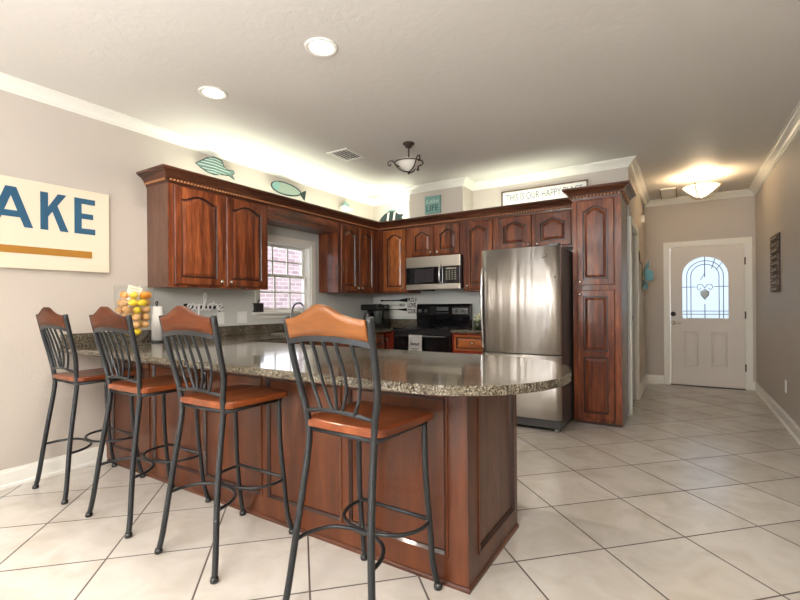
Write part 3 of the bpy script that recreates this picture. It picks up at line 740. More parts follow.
for i in range(5):
    for j in range(4): box(b, -2.43+j*.038, -2.408+j*.038, my-.0005, my+.0025, 1.50+i*.024, 1.511+i*.024)
obj('keypad', b, mat('keypad_print', (.32, .30, .22), .5), cp)
b = nb(); box(b, mx0+.05, mx0+.28, my+.06, my+.26, 1.372, 1.3915); obj('vent_filter', b, BLACK, t)

# ------------------------------------------------------------------ range
t = thing('range', 'black electric range with a raised control panel', 'stove', (-2.627, 4.95, 0))
rx0, rx1, ry0 = -3.012, -2.242, 4.62
b = nb(); box(b, rx0, rx1, ry0, YB-.03, .08, .895); box(b, rx0+.02, rx1-.02, ry0+.06, YB-.05, 0, .08); obj('oven_body', b, BLACK, t)
b = nb(); box(b, rx0-.002, rx1+.002, ry0-.035, YB-.10, .896, .918, bev=.004); ct = obj('cooktop', b, GLOSSB, t)
for x, y, r in ((-2.82, 4.78, .10), (-2.43, 4.78, .08), (-2.82, 5.03, .08), (-2.43, 5.03, .10)):
    b = nb(); lathe(b, [(r, .9182), (r, .9188), (r-.004, .9188), (r-.004, .9182)], (x, y, 0), 28); obj('burner_ring', b, mat('burner_print', (.12, .12, .12), .3), ct)
b = nb()
prism(b, [(5.185, .90), (5.165, 1.06), (5.175, 1.175), (5.195, 1.205), (5.25, 1.205), (5.25, .90)], rx0, rx1, axis='x')
bgd = obj('backguard', b, GLOSSB, t)
b = nb(); box(b, -2.71, -2.54, 5.163, 5.168, 1.115, 1.165); box(b, -2.72, -2.53, 5.163, 5.168, 1.085, 1.092); obj('clock_display', b, mat('display_grey', (.10, .11, .11), .25), bgd)
b = nb(); box(b, -2.48, -2.27, 5.163, 5.169, 1.075, 1.150); obj('button_plate', b, mat('plate_grey', (.16, .16, .15), .35), bgd)
for x in (-2.95, -2.86, -2.42, -2.33):
    b = nb(); lathe(b, [(.024, 0), (.022, -.018), (.008, -.020)], (x, 5.166, 1.115), 16, axis='y'); obj('knob', b, mat('knob_grey', (.09, .09, .09), .3), bgd)
b = nb(); box(b, rx0+.005, rx1-.005, ry0-.03, ry0-.001, .24, .845, bev=.005); od = obj('oven_door', b, GLOSSB, t)
b = nb(); hz = .825
tube(b, [(rx0+.03, ry0-.07, hz), (rx1-.03, ry0-.07, hz)], .011, 10)
for x in (rx0+.06, rx1-.06): tube(b, [(x, ry0-.07, hz), (x, ry0-.025, hz)], .008, 8)
obj('oven_handle', b, mat('dark_handle', (.10, .10, .10), .2, metal=.6), od)
b = nb(); box(b, rx0+.005, rx1-.005, ry0-.025, ry0-.001, .09, .23, bev=.005); obj('storage_drawer', b, BLACK, t)
# printed towel hung over the oven handle
b = nb(); N = 14
tx0, tx1 = -2.755, -2.575; yh, rh = ry0-.07, .0135
prof = [(yh-rh-.002, .42), (yh-rh-.004, .60), (yh-rh-.001, .76), (yh-rh, hz)] + [(yh-rh*math.cos(a), hz+rh*math.sin(a)) for a in (PI/4, PI/2, 3*PI/4)] + [(yh+rh, hz), (yh+rh, .60)]
for o in (0,):
    rows = []
    for i in range(N+1):
        u = i/N; x = tx0+(tx1-tx0)*u; wv = .004*math.sin(u*9)
        rows.append([b.verts.new((x, y+(wv*(hz-z)/.3 if z < hz and y < yh else 0), z)) for y, z in prof])
    for A, B in zip(rows, rows[1:]):
        for k in range(len(prof)-1): f = b.faces.new((A[k], A[k+1], B[k+1], B[k])); f.smooth = True
bmesh.ops.solidify(b, geom=b.faces[:], thickness=-.0025)
tw = thing('kitchen_towel', 'white printed towel hanging on the oven door handle', 'towel', ((tx0+tx1)/2, yh, .42))
obj('cloth', b, mat('towel_cotton', (.72, .69, .66), .9), tw)
INK = mat('black_ink', (.03, .03, .03), .6)
b = text_bm('Sweet', lambda u, v, n: (tx0+.025+u, yh-rh-.0105-n, .715+v), .045, .13, .001, .01, .3); obj('printed_word', b, INK, tw)
b = nb(); box(b, tx0+.04, tx1-.05, yh-rh-.0095, yh-rh-.0085, .675, .681); box(b, tx0+.05, tx1-.06, yh-rh-.0095, yh-rh-.0085, .655, .660); obj('printed_line', b, INK, tw)

# ------------------------------------------------------------------ bar stools (local: x across, y towards the counter, z up)
def make_stool():
    t = thing('bar_stool', 'x', 'bar stool', (0, 0, 0), 'metal and wood bar stools at the peninsula')
    Y = 1.43
    post = [(0.217, 1.190, .012), (.205, 1.205, .10), (.184, 1.228, .30), (.171, 1.248, .45), (.161, 1.270, .60), (.160, 1.281, .70), (.168, 1.275, .78), (.190, 1.262, .88), (.199, 1.235, 1.0), (.203, 1.205, 1.15)]
    for s in (-1, 1):
        b = nb(); P = catmull([(s*x, y-Y, z) for x, y, z in post], 5); tube(b, P, [.0135]*len(P), 12); lg = obj('rear_leg', b, IRON, t)
        b = nb(); lathe(b, [(.012, 0), (.018, .002), (.0195, .012), (.0165, .022), (.0135, .026)], (s*.217, 1.190-Y, 0), 14); obj('foot_cap', b, BLACK, lg)
    for s in (-1, 1):
        b = nb(); P = catmull([(s*.174, 1.60-Y, .716), (s*.176, 1.605-Y, .50), (s*.184, 1.62-Y, .30), (s*.186, 1.640-Y, .12), (s*.197, 1.664-Y, .012)], 5); tube(b, P, .0125, 12); lg = obj('front_leg', b, IRON, t)
        b = nb(); lathe(b, [(.012, 0), (.018, .002), (.0195, .012), (.0165, .022), (.0135, .026)], (s*.197, 1.664-Y, 0), 14); obj('foot_cap', b, BLACK, lg)
    # seat frame
    b = nb()
    for s in (-1, 1): tube(b, [(s*.163, 1.275-Y, .710), (s*.168, 1.62-Y, .710)], .012, 8)
    tube(b, [(-.165, 1.605-Y, .710), (.165, 1.605-Y, .710)], .012, 8); tube(b, [(-.16, 1.29-Y, .710), (.16, 1.29-Y, .710)], .012, 8)
    obj('seat_frame', b, IRON, t)
    # saddle seat
    b = nb(); NX, NY = 20, 20; rows = {}
    def sp(u, v):   # u,v in -1..1 -> rounded rectangle footprint, narrower at the back
        k = .208*(1-.06*(1-v)/2); x = u*k; y = (1.465-Y) + v*.198
        rr_ = .055; ax, ay = k-rr_, .198-rr_
        dx, dy = abs(x)-ax, abs(y-(1.465-Y))-ay
        if dx > 0 and dy > 0:
            L = math.hypot(dx, dy); m_ = max(dx, dy); f = m_/L
            x = math.copysign(ax+dx*f, x); y = (1.465-Y)+math.copysign(ay+dy*f, y-(1.465-Y))
        return x, y
    for top in (1, 0):
        for i in range(NX+1):
            for j in range(NY+1):
                u, v = -1+2*i/NX, -1+2*j/NY; x, y = sp(u, v)
                if top: e = max(abs(u), abs(v)); z = .7525 - .008*math.exp(-(u*u*1.5+v*v*1.5)) + .003*math.exp(-(u*5)**2)*(v > -.2)*(v+.2) - (.004 if e > .98 else 0)
                else: z = .724
                rows[top, i, j] = b.verts.new((x, y, z))
    for top in (1, 0):
        for i in range(NX):
            for j in range(NY):
                f = b.faces.new((rows[top, i, j], rows[top, i+1, j], rows[top, i+1, j+1], rows[top, i, j+1])); f.smooth = bool(top)
    ring = [(i, 0) for i in range(NX)]+[(NX, j) for j in range(NY)]+[(i, NY) for i in range(NX, 0, -1)]+[(0, j) for j in range(NY, 0, -1)]
    for a, c in zip(ring, ring[1:]+ring[:1]): b.faces.new((rows[0, a[0], a[1]], rows[0, c[0], c[1]], rows[1, c[0], c[1]], rows[1, a[0], a[1]]))
    obj('seat', b, W_seat, t)
    # back rails
    def bow(x, z, d): return 1.262-Y-(z-.78)*.20-d*(1-(x/.2)**2)
    b = nb(); tube(b, [(x, 1.274-Y-.020*(1-(x/.168)**2), .782+.020*(1-(x/.168)**2)) for x in [(-.168+.336*k/12) for k in range(13)]], .0085, 8); obj('lower_rail', b, IRON, t)
    def topz(x): return 1.056+.018*(1-(x/.197)**2)
    def topy(x): return 1.222-Y-.022*(1-(x/.197)**2)
    b = nb()
    X = [(-.197+.394*k/16) for k in range(17)]
    prof = [(-.010, -.011), (.010, -.011), (.010, .011), (-.010, .011)]
    rg = [[b.verts.new((x, topy(x)+a, topz(x)+c)) for a, c in prof] for x in X]
    for A, B in zip(rg, rg[1:]):
        for k in range(4): b.faces.new((A[k], A[(k+1) % 4], B[(k+1) % 4], B[k]))
    b.faces.new(rg[0]); b.faces.new(rg[-1])
    obj('upper_rail', b, IRON, t)
    # five wavy slats converging downwards
    tops = (-.125, -.066, -.008, .050, .120); bots = (-.068, -.010, .006, .028, .092)
    for k, (a, c) in enumerate(zip(tops, bots)):
        b = nb(); P = []
        for q in range(9):
            s = q/8; x = a+(c-a)*(s**1.1); z = topz(a)-.008-(topz(a)-.008-.798)*s
            wv = (-.012, -.014, .006, .022, .018)[k]*math.sin(PI*s**1.4)*1.2; y = topy(a)+(1.274-.018-Y-topy(a))*s + .010*math.sin(PI*s)
            P.append((x+wv, y, z))
        tube(b, catmull(P, 3), .0068, 8); obj('back_slat', b, IRON, t)
    # shaped wooden crest
    b = nb(); NX = 28; fr = {}
    for side, o in ((0, -.011), (1, .011)):
        for i in range(NX+1):
            x = -.193+.386*i/NX; u = x/.193
            zt = 1.140 + .014*(1-u*u) + .042*math.exp(-(u/.40)**2)
            zb = topz(x)+.010; xe = x
            yb_ = topy(x); yt = topy(x)-.020
            for j in range(4):
                s = j/3; fr[side, i, j] = b.verts.new((xe, yb_+(yt-yb_)*s+o, zb+(zt-zb)*s))
    for side in (0, 1):
        for i in range(NX):
            for j in range(3): f = b.faces.new((fr[side, i, j], fr[side, i+1, j], fr[side, i+1, j+1], fr[side, i, j+1])); f.smooth = True
    for i in range(NX):
        b.faces.new((fr[0, i, 3], fr[0, i+1, 3], fr[1, i+1, 3], fr[1, i, 3])); b.faces.new((fr[0, i, 0], fr[0, i+1, 0], fr[1, i+1, 0], fr[1, i, 0]))
    for i in (0, NX):
        for j in range(3): b.faces.new((fr[0, i, j], fr[0, i, j+1], fr[1, i, j+1], fr[1, i, j]))
    obj('crest_panel', b, W_crest, t)
    # footrest: front bar and two crossing arcs
    b = nb(); tube(b, [(-.179, 1.62-Y, .306), (.179, 1.62-Y, .306)], .0085, 8); obj('foot_bar', b, IRON, t)
    b = nb(); tube(b, catmull([(-.183, 1.62-Y, .296), (-.186, 1.55-Y, .296), (-.155, 1.475-Y, .296), (-.08, 1.425-Y, .296), (0, 1.412-Y, .296), (.08, 1.425-Y, .296), (.155, 1.475-Y, .296), (.186, 1.55-Y, .296), (.183, 1.62-Y, .296)], 5), .008, 8); obj('front_arc', b, IRON, t)
    b = nb(); tube(b, catmull([(-.185, 1.228-Y, .288), (-.175, 1.30-Y, .292), (-.13, 1.365-Y, .296), (-.065, 1.395-Y, .297), (0, 1.399-Y, .297), (.065, 1.395-Y, .297), (.13, 1.365-Y, .296), (.175, 1.30-Y, .292), (.185, 1.228-Y, .288)], 5), .008, 8); obj('rear_arc', b, IRON, t)
    return t
st0 = make_stool()
spots = [(-1.076, 'bar stool nearest the camera, at the rounded end of the peninsula', -.03), (-1.93, 'second bar stool from the rounded end of the peninsula', .0),
         (-2.645, 'bar stool second from the left wall, in front of the fruit vase', 0), (-3.392, 'bar stool closest to the left wall, below the lettered sign', 0)]
for i, (x, lb, rz) in enumerate(spots):
    o = st0 if i == 0 else copy_tree(st0)
    o.location = (x, 1.43+(0, 0, 0, 0)[i], 0); o.rotation_euler.z = rz; o['label'] = lb
    if i == 0:
        for ch in o.children:
            if ch.name.startswith('crest_panel'): crest0 = ch
m_ = crest0.data.copy(); m_.materials[0] = W_crest_lit; crest0.data = m_

# ------------------------------------------------------------------ wall sign LAKE
t = thing('wall_sign', 'cream canvas sign with blue capital letters and an ochre bar', 'sign', (-3.78, 1.22, 1.46))
b = nb(); box(b, XL+.001, -3.77, .70, 1.722, 1.460, 2.068, bev=.002); obj('canvas', b, mat('cream_canvas', (.74, .64, .50), .75, bump=(300, .2)), t)
BLUE = mat('sign_blue', (.014, .085, .165), .6)
def poly_letter(polys, y0, z0, wd, ht):
    b = nb()
    for P in polys: prism(b, [(y0+u*wd, z0+v*ht) for u, v in P], -3.770, -3.7675, axis='x')
    return b
q = .17
Lt = [[(0, 0), (1, 0), (1, .17), (.30, .17), (.30, 1), (0, 1)]]
At = [[(0, 0), (.205, 0), (.50, .78), (.795, 0), (1, 0), (.62, 1), (.38, 1)], [(.296, .24), (.704, .24), (.644, .40), (.356, .40)]]
Kt = [[(0, 0), (.27, 0), (.27, 1), (0, 1)], [(.27, .36), (.93, 1), (.62, 1), (.27, .62)], [(.42, .505), (.60, .68), (1, 0), (.70, 0)]]
Et = [[(0, 0), (1, 0), (1, .16), (.34, .16), (.34, .43), (.9, .43), (.9, .58), (.34, .58), (.34, .85), (1, .85), (1, 1), (0, 1)]]
for P, y0, wd in ((Lt, .83, .12), (At, 1.0, .24), (Kt, 1.281, .168), (Et, 1.487, .137)):
    obj('letter', poly_letter(P, y0, 1.740, wd, .264), BLUE, t)
b = nb(); box(b, -3.7705, -3.7675, .83, 1.60, 1.562, 1.612); obj('ochre_bar', b, mat('sign_ochre', (.38, .17, .015), .6), t)

# plaque of wooden strips on the right wall
t = thing('slat_plaque', 'narrow plaque of stacked brown wooden strips on the right hall wall', 'plaque', (.83, 6.06, 1.30))
random.seed(3)
b = nb(); box(b, XR-.012, XR-.001, 5.86, 6.26, 1.30, 1.90); obj('backing', b, mat('plaque_dark', (.03, .02, .015), .6), t)
for k in range(9):
    b = nb(); z0 = 1.303+k*.0665; j = random.uniform(-.012, .012); box(b, XR-.032, XR-.0125, 5.855+j, 6.255+j, z0, z0+.056, bev=.002); s = obj('wooden_strip', b, W_old, t)
    b = nb()
    for q in range(7): box(b, XR-.0328, XR-.0319, 5.90+q*.046+j, 5.925+q*.046+j, z0+.018, z0+.036)
    obj('lettering', b, mat('plaque_cream', (.45, .38, .28), .6), s)
def plate(name, label, cat, face, a, z, wd, ht, kind):
    t = thing(name, label, cat, (face[1], a, z) if face[0] != 'y' else (a, face[1], z))
    s = -1 if face[0] == 'xr' else 1
    b = nb(); box(b, face[1]+s*.0005, face[1]+s*.006, a-wd/2, a+wd/2, z, z+ht, bev=.0015); obj('cover_plate', b, PLATE, t)
    n = max(1, round(wd/.05)-0) if wd > .09 else 1
    for k in range(n):
        c = a+(k-(n-1)/2)*.046
        if kind == 'switch':
            b = nb(); box(b, face[1]+s*.0065, face[1]+s*.009, c-.015, c+.015, z+ht/2-.03, z+ht/2+.03, bev=.001); obj('rocker', b, mat('rocker_white', (.88, .88, .87), .3), t)
        else:
            for dz in (-.022, .022):
                b = nb(); box(b, face[1]+s*.0065, face[1]+s*.008, c-.015, c+.015, z+ht/2+dz-.013, z+ht/2+dz+.013, bev=.001); r_ = obj('receptacle', b, mat('rocker_white', (.88, .88, .87), .3), t)
                b = nb(); box(b, face[1]+s*.0078, face[1]+s*.0085, c-.007, c-.005, z+ht/2+dz-.005, z+ht/2+dz+.005); box(b, face[1]+s*.0078, face[1]+s*.0085, c+.005, c+.007, z+ht/2+dz-.005, z+ht/2+dz+.005); obj('slot', b, BLACK, r_)
plate('outlet', 'white wall outlet under the word sign on the left wall', 'outlet', ('x', XL), 2.73, 1.022, .075, .118, 'outlet')
plate('light_switch', 'white two-gang wall switch beside the kitchen window', 'switch', ('x', XL), 2.98, 1.022, .118, .118, 'switch')
plate('outlet', 'white wall outlet low on the right hall wall', 'outlet', ('xr', XR), 5.63, .32, .075, .118, 'outlet')

# "explore" word sign
t = thing('word_sign', 'black arrow with white script lettering on the wall under the first cabinet', 'sign', (-3.78, 2.56, 1.13))
b = nb(); box(b, XL+.002, XL+.008, 2.37, 2.735, 1.170, 1.198); prism(b, [(2.345, 1.135), (2.385, 1.135), (2.375, 1.177), (2.385, 1.220), (2.345, 1.220), (2.355, 1.177)], XL+.002, XL+.009, axis='x')
prism(b, [(2.705, 1.135), (2.765, 1.177), (2.705, 1.220), (2.72, 1.177)], XL+.002, XL+.009, axis='x'); obj('arrow', b, BLACK, t)
def stroke(b, pts, x, r=.0075): tube(b, [(x, y, z) for y, z in catmull([(V((p[0], p[1], 0))) for p in pts], 5) and [(q.x, q.y) for q in catmull([(p[0], p[1], 0) for p in pts], 5)]], r, 6)
b = nb(); xx = XL+.013; Z = 1.160; S_ = .058
def L_(ox, pts): stroke(b, [(ox+u*S_, Z+v*S_) for u, v in pts], xx)
L_(2.372, [(-.1, .1), (.3, .25), (.75, .65), (.55, 1.0), (.2, .75), (.15, .25), (.5, 0), (1.0, .2)])            # e
L_(2.425, [(0, .9), (.25, 1), (.6, .1), (.9, 0)]); L_(2.425, [(.9, 1), (.5, .5), (0, 0)])                          # x
L_(2.480, [(0, .2), (.3, 1), (.15, -.9)]); L_(2.480, [(.25, .7), (.7, 1.0), (.95, .5), (.6, 0), (.2, .25)])            # p
L_(2.535, [(0, .2), (.5, 1.6), (.6, 2.6), (.25, 2.7), (.15, 1.5), (.3, .1), (.8, .2)])                                 # l
L_(2.580, [(.5, 1), (.1, .6), (.3, 0), (.8, .2), (.9, .8), (.5, 1), (1.1, 1.0)])                                       # o
L_(2.640, [(-.1, .9), (.1, 1.3), (.3, .9), (.75, .95), (.7, .2), (1.0, .1)])                                           # r
L_(2.690, [(-.1, .1), (.3, .25), (.75, .65), (.55, 1.0), (.2, .75), (.15, .25), (.5, -.05), (1.05, .25)])              # e
obj('script_lettering', b, mat('script_white', (.92, .92, .92), .5), t)

# board sign with utensils above the counter, left of the range
t = thing('kitchen_sign', 'sign of dark utensils and stacked words on the backsplash wall left of the range', 'sign', (-3.35, YB, 1.04))
WHT = mat('sign_white', (.70, .68, .64), .7)
b = nb(); box(b, -3.57, -3.065, YB-.012, YB-.001, 1.04, 1.235); obj('board', b, WHT, t)
yb = YB-.013
b = nb(); box(b, -3.64, -3.25, yb-.006, yb, 1.252, 1.268); prism(b, [(-3.66, 1.245), (-3.60, 1.252), (-3.60, 1.268), (-3.66, 1.275)], yb-.006, yb, axis='y'); prism(b, [(-3.34, 1.250), (-3.22, 1.235), (-3.22, 1.290), (-3.34, 1.270)], yb-.006, yb, axis='y')
box(b, -3.225, -3.07, yb-.006, yb, 1.240, 1.292); obj('spatula', b, BLACK, t)
b = nb(); box(b, -3.55, -3.30, yb-.004, yb, 1.190, 1.196)
for k in (0, 1, 2): prism(b, [(-3.345+k*.03, 1.170), (-3.325+k*.03, 1.193), (-3.345+k*.03, 1.216), (-3.335+k*.03, 1.216), (-3.312+k*.03, 1.193), (-3.335+k*.03, 1.170)], yb-.004, yb, axis='y')
obj('arrow', b, BLACK, t)
b = nb(); box(b, -3.56, -3.34, yb-.004, yb, 1.128, 1.138); prism(b, [(-3.36, 1.124), (-3.27, 1.112), (-3.22, 1.108), (-3.22, 1.150), (-3.27, 1.146), (-3.36, 1.140)], yb-.004, yb, axis='y'); obj('fork', b, BLACK, t)
for wtxt, z, m_ in (('LIVE', 1.242, WHT), ('LOVE', 1.158, INK), ('COOK', 1.075, INK)):
    b = text_bm(wtxt, lambda u, v, n, z=z: (-3.205+u, yb-.0065-n, z+v), .046 if m_ == WHT else .066, .132, .0015, .03); obj('lettering', b, m_, t)

# THIS IS OUR HAPPY PLACE
t = thing('happy_place_sign', 'long framed white sign with grey capitals above the fridge cabinet', 'sign', (-1.36, YB, 2.375))
hx0, hx1, hz0, hz1, hy = -1.855, -.867, 2.375, 2.564, 5.262
b = nb(); box(b, hx0+.012, hx1-.012, hy+.004, hy+.014, hz0+.012, hz1-.012); obj('board', b, mat('sign_face', (.80, .78, .74), .6), t)
b = nb(); f_ = .016
for x0, x1, z0, z1 in ((hx0, hx1, hz1-f_, hz1), (hx0, hx1, hz0, hz0+f_), (hx0, hx0+f_, hz0+f_, hz1-f_), (hx1-f_, hx1, hz0+f_, hz1-f_)): box(b, x0, x1, hy-.008, hy+.016, z0, z1)
obj('frame', b, W_old, t)
b = text_bm('THIS IS OUR HAPPY PLACE', lambda u, v, n: (hx0+.06+u, hy+.0035-n, 2.435+v), .082, .87, .0015, -.004); obj('lettering', b, mat('lettering_grey', (.10, .12, .14), .6), t)

# small teal sign on the chase
t = thing('small_square_sign', 'small square teal sign on the chase above the microwave', 'sign', (-2.645, 4.97, 2.34))
b = nb(); box(b, -2.755, -2.535, 4.955, 4.986, 2.345, 2.565, bev=.002); obj('board', b, mat('weathered_teal', (.16, .30, .27), .7, bump=(60, .3)), t)
b = text_bm('Lake', lambda u, v, n: (-2.735+u, 4.9545-n, 2.475+v), .050, .18, .001, .0, .3); obj('lettering', b, mat('pale_teal', (.50, .62, .57), .7), t)
b = text_bm('LIFE', lambda u, v, n: (-2.73+u, 4.9545-n, 2.375+v), .075, .17, .001, .01); obj('lettering', b, mat('dark_teal', (.02, .07, .06), .7), t)

# ------------------------------------------------------------------ fish ornaments
TEAL = mat('teal_metal', (.20, .36, .34), .45, metal=.3); PALE = mat('pale_aqua', (.42, .52, .48), .5); DARKT = mat('dark_patina', (.03, .055, .055), .5, metal=.4)
XW = -3.745
def fishpts(cy, cz, L, H, n=24, tilt=0): 
    o = []
    for k in range(n+1):
        a = 2*PI*k/n; o.append((cy+L*.5*math.cos(a), cz+H*.5*math.sin(a)*(1-.15*math.cos(a))))
    return o
t = thing('fish_ornament', 'striped teal metal fish on the wall above the first cabinet', 'fish ornament', (-3.76, 2.63, 2.44))
b = nb(); lp = [(2.44, 2.505), (2.50, 2.545), (2.56, 2.588), (2.63, 2.612), (2.72, 2.60), (2.74, 2.55), (2.78, 2.525), (2.85, 2.535), (2.86, 2.51), (2.83, 2.49), (2.86, 2.45), (2.80, 2.475), (2.72, 2.465), (2.64, 2.445), (2.56, 2.452), (2.49, 2.480)]
prism(b, lp, XW-.006, XW, axis='x'); obj('body', b, mat('grey_aqua', (.16, .25, .22), .5), t)
for z0, ya, yb2 in ((2.590, 2.58, 2.71), (2.565, 2.54, 2.73), (2.538, 2.50, 2.76), (2.510, 2.47, 2.80), (2.482, 2.51, 2.76), (2.460, 2.56, 2.70)):
    b = nb(); tube(b, [(XW+.001, ya, z0), (XW+.004, (ya+yb2)/2, z0+.006), (XW+.001, yb2, z0-.004)], .007, 6, flat=.6); obj('stripe', b, PALE, t)
b = nb(); tube(b, [(XW, y, z) for y, z in lp], .0045, 6, closed=True); obj('outline', b, DARKT, t)
b = nb(); tube(b, [(XL+.0005, 2.60, 2.53), (XW-.003, 2.60, 2.53)], .005, 6); tube(b, [(XL+.0005, 2.70, 2.53), (XW-.003, 2.70, 2.53)], .005, 6); obj('wall_peg', b, DARKT, t)
t = thing('fish_ornament', 'glass-bodied fish with a dark outline on the wall above the window valance', 'fish ornament', (-3.76, 3.6, 2.43))
b = nb(); pl = fishpts(3.55, 2.505, .44, .135); prism(b, pl[:-1], XW-.004, XW, axis='x'); obj('body', b, mat('aqua_glass', (.24, .30, .25), .3, coat=.3), t)
b = nb(); tube(b, [(XW, y, z) for y, z in pl[:-1]], .007, 6, closed=True); prism(b, [(3.75, 2.50), (3.86, 2.555), (3.85, 2.50), (3.84, 2.455), (3.83, 2.43)], XW-.006, XW, axis='x'); obj('outline', b, DARKT, t)
b = nb(); prism(b, [(3.335, 2.505), (3.36, 2.545), (3.42, 2.565), (3.44, 2.53), (3.43, 2.47), (3.38, 2.465)], XW-.001, XW+.006, axis='x'); obj('head', b, TEAL, t)
b = nb(); tube(b, [(XL+.0005, 3.50, 2.53), (XW-.003, 3.50, 2.53)], .005, 6); obj('wall_peg', b, DARKT, t)
t = thing('fish_ornament', 'small white and aqua fish on the wall above the narrow corner cabinet', 'fish ornament', (-3.76, 4.62, 2.43))
b = nb(); pl = fishpts(4.60, 2.47, .20, .09); prism(b, pl[:-1], XW-.02, XW, axis='x'); prism(b, [(4.67, 2.47), (4.745, 2.51), (4.73, 2.44)], XW-.016, XW-.004, axis='x'); obj('body', b, WHITE, t)
b = nb(); prism(b, [(4.52, 2.505), (4.60, 2.575), (4.68, 2.53), (4.66, 2.505), (4.60, 2.515)], XW-.014, XW-.006, axis='x'); tube(b, [(XW+.001, y, z) for y, z in pl[:-1]], .004, 6, closed=True); obj('dorsal_fin', b, TEAL, t)
b = nb(); tube(b, [(XL+.0005, 4.60, 2.47), (XW-.018, 4.60, 2.47)], .005, 6); obj('wall_peg', b, DARKT, t)
t = thing('fish_ornament', 'dark spotted fish with white bars standing on the corner cabinet', 'fish ornament', (-3.36, 5.10, UZ1))
b = nb(); z_ = 2.41
pl = [(-3.56, z_-.05), (-3.52, z_), (-3.46, z_+.045), (-3.38, z_+.07), (-3.30, z_+.06), (-3.25, z_+.02), (-3.17, z_+.01), (-3.20, z_-.03), (-3.16, z_-.07), (-3.24, z_-.055), (-3.34, z_-.07), (-3.46, z_-.08)]
prism(b, pl, 5.09, 5.12, axis='y'); obj('body', b, DARKT, t)
b = nb()
for x in (-3.43, -3.33): prism(b, [(x, z_-.06), (x+.03, z_-.06), (x+.05, z_+.055), (x+.02, z_+.05)], 5.086, 5.0895, axis='y')
obj('white_bar', b, WHITE, t)
b = nb(); prism(b, [(-3.44, z_+.055), (-3.40, z_+.095), (-3.30, z_+.085), (-3.29, z_+.06), (-3.38, z_+.072)], 5.10, 5.11, axis='y'); obj('dorsal_fin', b, TEAL, t)
b = nb(); tube(b, [(-3.36, 5.105, UZ1+.012), (-3.36, 5.105, z_-.06)], .005, 8); lathe(b, [(.05, 0), (.05, .008), (.01, .012)], (-3.36, 5.105, UZ1+.001), 16); obj('stand', b, DARKT, t)

# teal metal flower / fish on the hall wall
t = thing('wall_fish_hook', 'turquoise metal fish decoration projecting from the hall wall', 'wall decoration', (XH+.03, 7.08, 1.38))
b = nb(); prism(b, [(XH+.012, 1.60), (XH+.05, 1.66), (XH+.10, 1.66), (XH+.145, 1.62), (XH+.135, 1.575), (XH+.145, 1.53), (XH+.10, 1.50), (XH+.05, 1.50)], 7.04, 7.075, axis='y'); obj('body', b, mat('turquoise', (.10, .36, .44), .45), t)
b = nb(); prism(b, [(XH+.012, 1.62), (XH+.035, 1.70), (XH+.085, 1.78), (XH+.095, 1.70), (XH+.06, 1.655)], 7.045, 7.07, axis='y'); obj('fin', b, mat('turquoise_dark', (.09, .27, .32), .45), t)
b = nb(); prism(b, [(XH+.012, 1.38), (XH+.07, 1.39), (XH+.075, 1.46), (XH+.03, 1.52), (XH+.012, 1.52)], 7.045, 7.07, axis='y'); obj('tail_fin', b, mat('turquoise_dark', (.09, .27, .32), .45), t)
b = nb(); box(b, XH+.0005, XH+.012, 7.0, 7.12, 1.38, 1.74); 
for k in range(5): tube(b, catmull([(XH+.012, 7.03, 1.45+k*.05), (XH+.04, 7.02, 1.47+k*.05), (XH+.035, 7.02, 1.50+k*.05)], 4), .005, 6)
obj('backplate', b, mat('olive_brass', (.22, .17, .05), .5, metal=.4), t)
t = thing('motion_sensor', 'small white motion sensor high on the hall wall', 'sensor', (XH+.02, 7.0, 2.28))
b = nb(); box(b, XH+.0005, XH+.045, 6.93, 6.99, 2.30, 2.40, bev=.008); obj('housing', b, PLATE, t)
b = nb(); box(b, XH+.0455, XH+.050, 6.94, 6.98, 2.315, 2.355, bev=.002); obj('lens', b, mat('lens_white', (.9, .9, .88), .2), t)
t = thing('key_hook', 'small dark iron hook on the hall wall above the turquoise fish', 'hook', (XH+.01, 6.55, 1.70))
b = nb(); tube(b, [(XH+.006, 6.62, 1.86), (XH+.010, 6.62, 1.72), (XH+.03, 6.62, 1.70), (XH+.032, 6.62, 1.74)], .006, 8); obj('hook', b, DKIRON, t)
b = nb(); box(b, XH+.0005, XH+.005, 6.60, 6.64, 1.76, 1.88); obj('mounting_plate', b, DKIRON, t)

# ------------------------------------------------------------------ ceiling fixtures
GLOW = mat('lamp_glow', (1, .95, .88), .4, emit=(1, .93, .82), estr=9)
for x, y, lb in ((-1.79, 1.98, 'lit round recessed ceiling light nearer the room centre'), (-2.82, 1.98, 'lit round recessed ceiling light nearer the left wall')):
    t = thing('recessed_light', lb, 'ceiling light', (x, y, ZC-.006), 'recessed ceiling lights')
    b = nb(); lathe(b, [(.098, ZC-.0005), (.098, ZC-.006), (.090, ZC-.009), (.074, ZC-.006), (.070, ZC-.0005)], (x, y, 0), 32); obj('trim_ring', b, WHITE, t)
    b = nb(); lathe(b, [(.068, ZC-.001), (.068, ZC-.004), (.03, ZC-.0045), (.001, ZC-.0045)], (x, y, 0), 32); obj('lens', b, GLOW, t)
t = thing('ceiling_vent', 'white rectangular air vent in the kitchen ceiling', 'air vent', (-2.86, 3.52, ZC-.01))
b = nb(); z0, z1 = ZC-.008, ZC-.0005
box(b, -2.99, -2.73, 3.37, 3.40, z0, z1); box(b, -2.99, -2.73, 3.65, 3.68, z0, z1); box(b, -2.99, -2.955, 3.40, 3.65, z0, z1); box(b, -2.765, -2.73, 3.40, 3.65, z0, z1); obj('frame', b, WHITE, t)
b = nb(); box(b, -2.955, -2.765, 3.40, 3.65, ZC-.003, ZC-.0008); obj('duct_shadow_plate', b, mat('duct_dark', (.05, .05, .05), .8), t)
